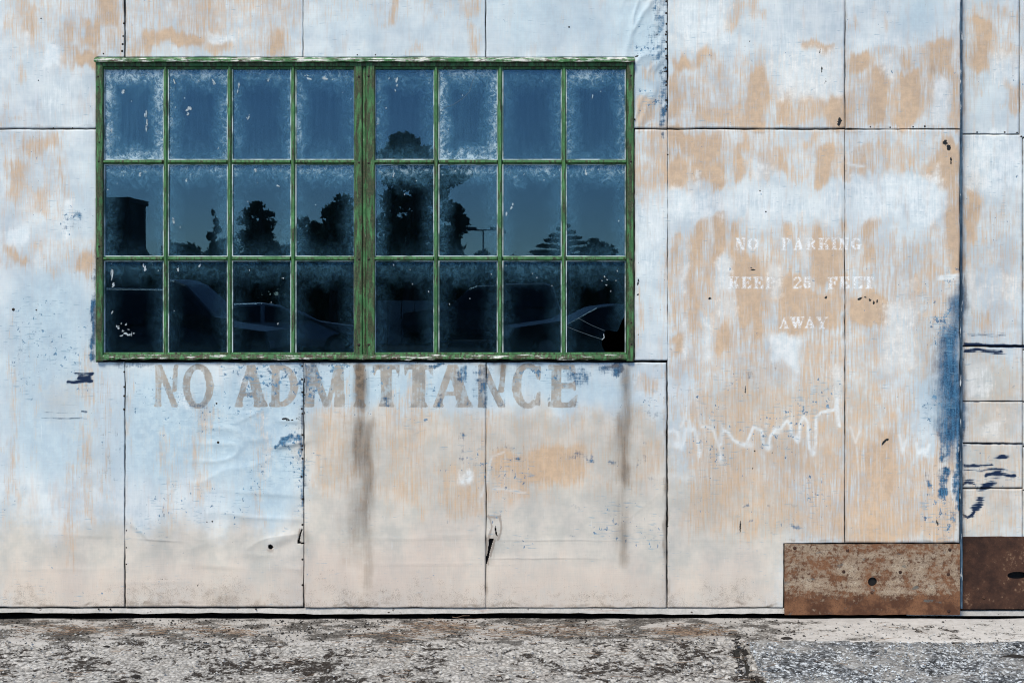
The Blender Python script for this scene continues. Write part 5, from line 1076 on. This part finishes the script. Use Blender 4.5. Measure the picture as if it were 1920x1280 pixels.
# ------------------------------------------------------------------ the yard behind the viewer, mirrored in the panes
def rp(px, py, D):     # point at distance D in front of the wall whose reflection shows at photo pixel (px, py)
    q = (D + CAM_D) / CAM_D; return ((px - 960) * S * q, -D, CAM_H + ((1158 - py) * S - CAM_H) * q)
def leaf_mat(name, c1, c2):
    k = NT(name); oi = k.n('ShaderNodeObjectInfo'); n_ = k.noise(k.pos(), 2.5, 4)
    return k.done(k.bsdf(k.mix(k.sm(n_, 0.35, 0.65), c1, c2), 0.7, None, 0.2))
M['leaf'] = leaf_mat('evergreen_foliage', (0.022, 0.042, 0.018), (0.05, 0.085, 0.032)); M['leaf2'] = leaf_mat('shrub_foliage', (0.03, 0.055, 0.02), (0.07, 0.11, 0.04))
M['bark'] = plain('bark', (0.07, 0.05, 0.038), 0.9, 0.4, 14)
def leaves(b, c, rad, n, size, flat=1.0):
    d = rng.normal(size=(n, 3)); d /= np.linalg.norm(d, axis=1)[:, None]; d *= (rng.random((n, 1)) ** .45)
    pos = np.array(c) + d * np.array(rad); nr = rng.normal(size=(n, 3)); nr[:, 2] = nr[:, 2] * flat + .2; nr /= np.linalg.norm(nr, axis=1)[:, None]
    for p_, q in zip(pos, nr):
        u = np.cross(q, rng.normal(size=3)); u /= np.linalg.norm(u) + 1e-9; w = np.cross(q, u); s_ = size * rng.uniform(.6, 1.3)
        b.add([p_ - u * s_, p_ + w * s_ * .45, p_ + u * s_, p_ - w * s_ * .45], [(0, 1, 2, 3)])
def tree(name, base, label, clumps, trunk_r, mat='leaf', size=.3, dens=1.0, group='trees across the yard', limbs=True, flat=1.):
    t = empty(name, base, label, 'tree' if 'shrub' not in name else 'shrub', group)
    top = max(c[2] for c, r in clumps); b = MB(); n = 6; prev = None; x, y = base[0], base[1]
    pts = [(x + rng.normal() * .02 * i, y + rng.normal() * .02 * i, base[2] + (top - base[2]) * i / n) for i in range(n + 1)]; pts[0] = base
    for i in range(n): b.tube(pts[i], pts[i + 1], trunk_r * (1 - i / (n + 1)) , trunk_r * (1 - (i + 1) / (n + 1)), 8, caps=(i in (0, n - 1)))
    if limbs:
        for c, r in clumps:
            h = min(max(c[2] - .6 * math.hypot(c[0] - x, c[1] - y) * .4, base[2] + .5), top); f_ = (h - base[2]) / (top - base[2] + 1e-6)
            j = min(n - 1, int(f_ * n)); a = np.array(pts[j]) + (np.array(pts[j + 1]) - np.array(pts[j])) * (f_ * n - j)
            b.tube(a, c, trunk_r * .3, trunk_r * .08, 5)
    b.build('trunk', M['bark'], t)
    b = MB()
    for c, r in clumps: leaves(b, c, r, int(30 + dens * 20 * r[0] * r[2] / size ** 2), size, flat)
    b.build('crown', M[mat], t); return t
def cl(D, pts, dz=.8):
    """clumps (photo px, py, half width px, half height px) -> world clumps at distance D"""
    q = (D + CAM_D) / CAM_D; o = []
    for a in pts:
        x, y, z = rp(a[0], a[1], D); o.append(((x, y + rng.normal() * .4, z), (a[2] * S * q, a[2] * S * q * dz, a[3] * S * q)))
    return o
def gp(px, D): x, y, z = rp(px, 500, D); return (x, y, -.014)
tree('pine_tree', gp(775, 34), 'tall broad dark pine mirrored in the right-hand panes', cl(34, [(762, 262, 24, 18), (748, 272, 20, 20), (778, 268, 20, 22), (795, 286, 26, 14), (764, 290, 42, 16), (726, 292, 20, 12), (735, 288, 24, 14), (800, 282, 24, 16), (770, 300, 44, 18), (758, 318, 40, 16), (800, 320, 34, 16), (745, 330, 32, 22), (790, 338, 34, 24), (850, 335, 30, 16), (866, 325, 20, 12), (835, 345, 22, 14), (740, 372, 28, 22), (780, 380, 26, 24), (822, 370, 20, 20),
      (728, 412, 26, 24), (765, 420, 30, 26), (800, 415, 20, 24), (848, 405, 24, 22), (862, 425, 18, 20), (735, 455, 30, 28), (780, 465, 34, 24), (835, 450, 30, 22), (850, 470, 22, 14), (720, 480, 24, 20), (826, 480, 26, 22), (770, 505, 70, 26)]), .42, size=.15, dens=1.3)
tree('cedar_tree', gp(480, 55), 'dark flat-branched cedar mirrored in the third pane column', cl(55, [(478, 388, 16, 8), (470, 402, 20, 8), (490, 404, 20, 8), (462, 418, 22, 10), (496, 420, 16, 10), (480, 430, 26, 10), (462, 444, 24, 10), (492, 446, 24, 10), (470, 462, 30, 14), (500, 466, 24, 14), (478, 485, 36, 16)]), .4, size=.16, dens=1.1)
lay_ = [(1064, 406, 4, 4)] + [(1060 + dx, 418 + i * 10.5 + random.uniform(-1, 1), 8 + i * 3.2, 2.0) for i in range(7) for dx in (-(7 + i * 9), 0, (7 + i * 7))]
tree('cedar_tree', gp(1062, 60), 'tiered dark cedar with level branches mirrored near the right end', cl(60, lay_ + [(1030, 478, 40, 8), (1080, 484, 40, 10)], .9), .3, size=.13, dens=7., flat=1.)
tree('round_tree', gp(634, 48), 'rounded dense dark tree mirrored beside the mullion', cl(48, [(634, 378, 20, 18), (620, 400, 20, 20), (648, 402, 20, 22), (632, 425, 28, 24), (615, 450, 24, 24), (650, 452, 22, 24), (635, 480, 36, 24)]), .3, 'leaf2', .18, 1.)
tree('round_tree', gp(576, 50), 'low spreading dark tree mirrored left of the rounded one', cl(50, [(570, 418, 14, 10), (588, 428, 14, 12), (562, 440, 18, 14), (584, 452, 22, 16), (566, 475, 30, 22), (598, 478, 24, 20)]), .25, 'leaf2', .18, 1.)
tree('conifer', gp(408, 58), 'thin pointed conifer mirrored in the second pane column', cl(58, [(408, 404, 2, 6), (408, 420, 5, 7), (408, 434, 7, 8), (408, 450, 9, 9), (408, 468, 11, 11)]), .10, size=.12, dens=2., limbs=False)
tree('round_tree', gp(1128, 56), 'round bushy dark tree mirrored in the last pane column', cl(56, [(1122, 450, 16, 10), (1140, 458, 14, 10), (1112, 464, 16, 12), (1130, 474, 26, 14), (1152, 470, 12, 14), (1130, 492, 34, 16)]), .22, 'leaf2', .18, 1.)
tree('pine_tree', gp(690, 40), 'slim dark pine mirrored behind the mullion', cl(40, [(698, 420, 12, 20), (694, 450, 16, 22), (690, 480, 22, 22)]), .2, size=.17, dens=1.)
sh0 = tree('shrub', gp(330, 64), 'dark shrub in the long hedge row mirrored along the horizon', cl(64, [(320, 470, 22, 14), (345, 474, 22, 12), (330, 490, 36, 18), (312, 515, 30, 24), (348, 515, 30, 24), (330, 540, 44, 22), (310, 578, 32, 26), (350, 578, 32, 26)]), .1, 'leaf2', .24, 1.1, group='hedge shrubs along the horizon')
for px in range(40, 1400, 37):
    if abs(px - 330) < 15: continue
    D = 64 + random.uniform(-3, 3); sc = random.uniform(.9, 1.08) * (.80 if px > 870 else .96)
    o = sh0.copy(); col.objects.link(o); o.location = gp(px, D); o.scale = (sc, sc, sc); o.rotation_euler = (0, 0, random.uniform(0, 6.28))
    for ch in sh0.children:
        c_ = ch.copy(); col.objects.link(c_); c_.parent = o

# dark shed at the left end of the reflection
M['shed'] = plain('shed_wall', (0.055, 0.05, 0.048), 0.8, 0.3, 2); M['shed_roof'] = plain('shed_roof', (0.06, 0.06, 0.062), 0.7, 0.3, 2); M['dark_glass'] = plain('dark_glass', (0.02, 0.025, 0.03), 0.08, 0.1, 2, 0.5)
D = 48; xr, _, zt = rp(230, 378, D); shed = empty('shed', (xr - 6, -D - 1.3, 0), 'flat-roofed dark shed mirrored at the left end of the window', 'building')
MB().box(xr - 12, xr, -D - 2.6, -D, -.014, zt).build('wall', M['shed'], shed)
MB().box(xr - 12.1, xr + .1, -D - 2.7, -D + .1, zt, zt + .22).build('roof', M['shed_roof'], shed)
for x in (-10.4, -7.6, -4.8, -2.2): MB().box(xr + x, xr + x + 1.3, -D - .05, -D + .03, 1.2, 2.6).build('shed_window', M['dark_glass'], shed)
MB().box(xr - 3.3, xr - 2.5, -D - .05, -D + .04, 0, .01).build('doorstep', M['shed_roof'], shed)
# lamp post
M['steel'] = plain('galvanised_steel', (0.20, 0.21, 0.22), 0.5, 0.2, 6, 0.5, 0.6)
D = 46; x, y, zt = rp(906, 438, D); lp = empty('lamp_post', (x, y, -.014), 'slim twin-headed lamp post mirrored between the pine and the tiered cedar', 'lamp post')
MB().tube((x, y, -.014), (x, y, zt), .06, .035, 10).build('pole', M['steel'], lp)
MB().tube((x - .7, y, zt + .03), (x + .7, y, zt + .03), .03, .03, 8).build('arm', M['steel'], lp)
for s_ in (-1, 1): MB().box(x + s_ * .55 - .25, x + s_ * .55 + .25, y - .12, y + .12, zt + .05, zt + .16).build('lamp_head', M['steel'], lp)
# pale concrete barrier
M['pale_concrete'] = plain('pale_concrete', (0.50, 0.49, 0.46), 0.85, 0.25, 3)
D = 30; q = (D + CAM_D) / CAM_D
for i in range(5):
    x0_ = (705 + i * 25 - 960) * S * q; x1_ = x0_ + 23.5 * S * q; z0 = -.014; z1 = rp(700, 573, D)[2]
    o = MB().add([(x0_, -D - .30, z0), (x1_, -D - .30, z0), (x1_, -D + .30, z0), (x0_, -D + .30, z0), (x0_, -D - .2, z0 + .3), (x1_, -D - .2, z0 + .3), (x1_, -D + .2, z0 + .3), (x0_, -D + .2, z0 + .3), (x0_, -D - .12, z1), (x1_, -D - .12, z1), (x1_, -D + .12, z1), (x0_, -D + .12, z1)],
                 [(3, 2, 1, 0), (0, 1, 5, 4), (1, 2, 6, 5), (2, 3, 7, 6), (3, 0, 4, 7), (4, 5, 9, 8), (5, 6, 10, 9), (6, 7, 11, 10), (7, 4, 8, 11), (8, 9, 10, 11)]).build('barrier', M['pale_concrete'])
    tag(o, 'pale concrete barrier block mirrored low in the fifth pane column', 'barrier', 'concrete barriers across the yard')

# parked cars
M['tyre'] = plain('tyre', (0.02, 0.02, 0.02), 0.9); M['rim'] = plain('wheel_rim', (0.30, 0.30, 0.31), 0.35, 0.2, 5, .5, .7); M['lens_red'] = plain('tail_lens', (0.45, 0.02, 0.02), 0.2, .1); M['lens'] = plain('head_lens', (0.6, 0.62, 0.65), 0.12, .1)
M['car_dark'] = plain('dark_car_paint', (0.05, 0.052, 0.055), 0.3, .1, 2, .6); M['car_silver'] = plain('silver_car_paint', (0.42, 0.43, 0.44), 0.3, .1, 2, .6, .3); M['car_black'] = plain('black_car_paint', (0.025, 0.026, 0.028), 0.3, .1, 2, .6)
def car(loc, rz, body_mat, prof, glass, label, width=1.78):
    t = empty('parked_car', loc, label, 'car', 'cars parked across the yard'); t.rotation_euler = (0, 0, rz)
    ca, sa = math.cos(rz), math.sin(rz)
    def W(x, y, z): return (loc[0] + x * ca - y * sa, loc[1] + x * sa + y * ca, loc[2] + z)
    def put(b, name, mat, smooth=False):
        v = np.array(b.v); c_ = (v.min(0) + v.max(0)) / 2; me = bpy.data.meshes.new(name); me.from_pydata([tuple(q_) for q_ in v - c_], [], b.f); me.materials.append(mat)
        if smooth: me.polygons.foreach_set('use_smooth', [True] * len(me.polygons))
        me.update(); o = bpy.data.objects.new(name, me); col.objects.link(o); o.parent = t; o.location = c_; return o
    n = len(prof); hw = width / 2
    def half(z): return hw * (1 - .035 * max(0, (.55 - z) / .4)) if z < .95 else hw * (1 - .26 * (z - .95) / .75)
    b = MB(); slices = [(-1., .0), (-.93, .035), (-.5, .05), (.5, .05), (.93, .035), (1., .0)]; cx = sum(p_[0] for p_ in prof) / n; cz = .75
    for s_, gr in slices:
        b.v += [(x + (x - cx) * (gr - .05) * .35, s_ * half(z), z + (z - cz) * (gr - .05) * .8) for x, z in prof]
    for i in range(len(slices) - 1):
        for j in range(n): b.f.append((i * n + j, i * n + (j + 1) % n, (i + 1) * n + (j + 1) % n, (i + 1) * n + j))
    b.f += [tuple(range(n - 1, -1, -1)), tuple(range((len(slices) - 1) * n, len(slices) * n))]
    put(b, 'body', body_mat)
    for poly in glass:
        for s_ in (-1, 1):
            b = MB(); m_ = len(poly); b.v = [(x, s_ * (half(z) + .006), z) for x, z in poly] + [(x, s_ * (half(z) - .02), z) for x, z in poly]
            b.f = [tuple(range(m_)), tuple(range(2 * m_ - 1, m_ - 1, -1))] + [(i, (i + 1) % m_, m_ + (i + 1) % m_, m_ + i) for i in range(m_)]
            put(b, 'side_window', M['dark_glass'])
    xs_ = [p_[0] for p_ in prof]; L0, L1 = min(xs_), max(xs_)
    for x in (L0 + .85, L1 - .9):
        for s_ in (-1, 1):
            b = MB(); b.tube((x, s_ * (hw - .2), .33), (x, s_ * (hw + .015), .33), .335, .32, 18); w_ = put(b, 'wheel', M['tyre'])
            b = MB(); b.tube((x, s_ * (hw - .1), .33), (x, s_ * (hw + .025), .33), .21, .19, 14)
            v = np.array(b.v); c_ = (v.min(0) + v.max(0)) / 2; me = bpy.data.meshes.new('rim'); me.from_pydata([tuple(q_) for q_ in v - c_], [], b.f); me.materials.append(M['rim']); me.update()
            o = bpy.data.objects.new('rim', me); col.objects.link(o); o.parent = w_; o.location = tuple(np.array(c_) - np.array(w_.location))
    for s_ in (-1, 1):
        b = MB(); b.box(L1 - .12, L1 - .01, s_ * (hw - .26) - .16, s_ * (hw - .26) + .16, .62, .76); put(b, 'headlight', M['lens'])
        b = MB(); b.box(L0 + .005, L0 + .1, s_ * (hw - .2) - .12, s_ * (hw - .2) + .12, .72, .9); put(b, 'tail_light', M['lens_red'])
    b = MB(); b.box(L0 + .1, L1 - .1, -hw + .12, hw - .12, .2, .34); put(b, 'underbody', M['tyre'])
    return t
SUV = [(-2.35, .35), (2.3, .35), (2.38, .6), (2.3, .95), (1.2, 1.1), (.55, 1.72), (.3, 1.82), (-1.9, 1.86), (-2.15, 1.75), (-2.38, 1.05)]
SUVG = [[(.95, 1.13), (.42, 1.66), (-.2, 1.70), (-.2, 1.12)], [(-.32, 1.12), (-.32, 1.71), (-1.15, 1.72), (-1.15, 1.12)], [(-1.27, 1.13), (-1.27, 1.72), (-1.95, 1.70), (-2.12, 1.14)]]
SED = [(-2.25, .32), (2.2, .32), (2.28, .55), (2.15, .80), (1.0, .96), (.15, 1.40), (-.3, 1.47), (-1.0, 1.44), (-1.65, 1.06), (-2.22, .98), (-2.3, .6)]
SEDG = [[(.78, .99), (.1, 1.35), (-.25, 1.39), (-.25, .99)], [(-.36, .99), (-.36, 1.39), (-.95, 1.36), (-1.4, 1.02)]]
car((rp(330, 600, 18)[0], -18, -.014), R_(4), M['car_dark'], SUV, SUVG, 'dark high-roofed wagon mirrored in the lower left panes', 1.9)
car((rp(530, 600, 24)[0], -24, -.014), R_(-14), M['car_silver'], SED, SEDG, 'silver saloon car mirrored low in the third and fourth pane columns')
car((rp(1120, 600, 22)[0], -22, -.014), R_(172), M['car_black'], SED, SEDG, 'black saloon car mirrored in the lower right panes')
car((rp(905, 600, 30)[0], -30, -.014), R_(184), M['car_dark'], SUV, SUVG, 'dark tall wagon mirrored low right of the pale barrier', 1.9)
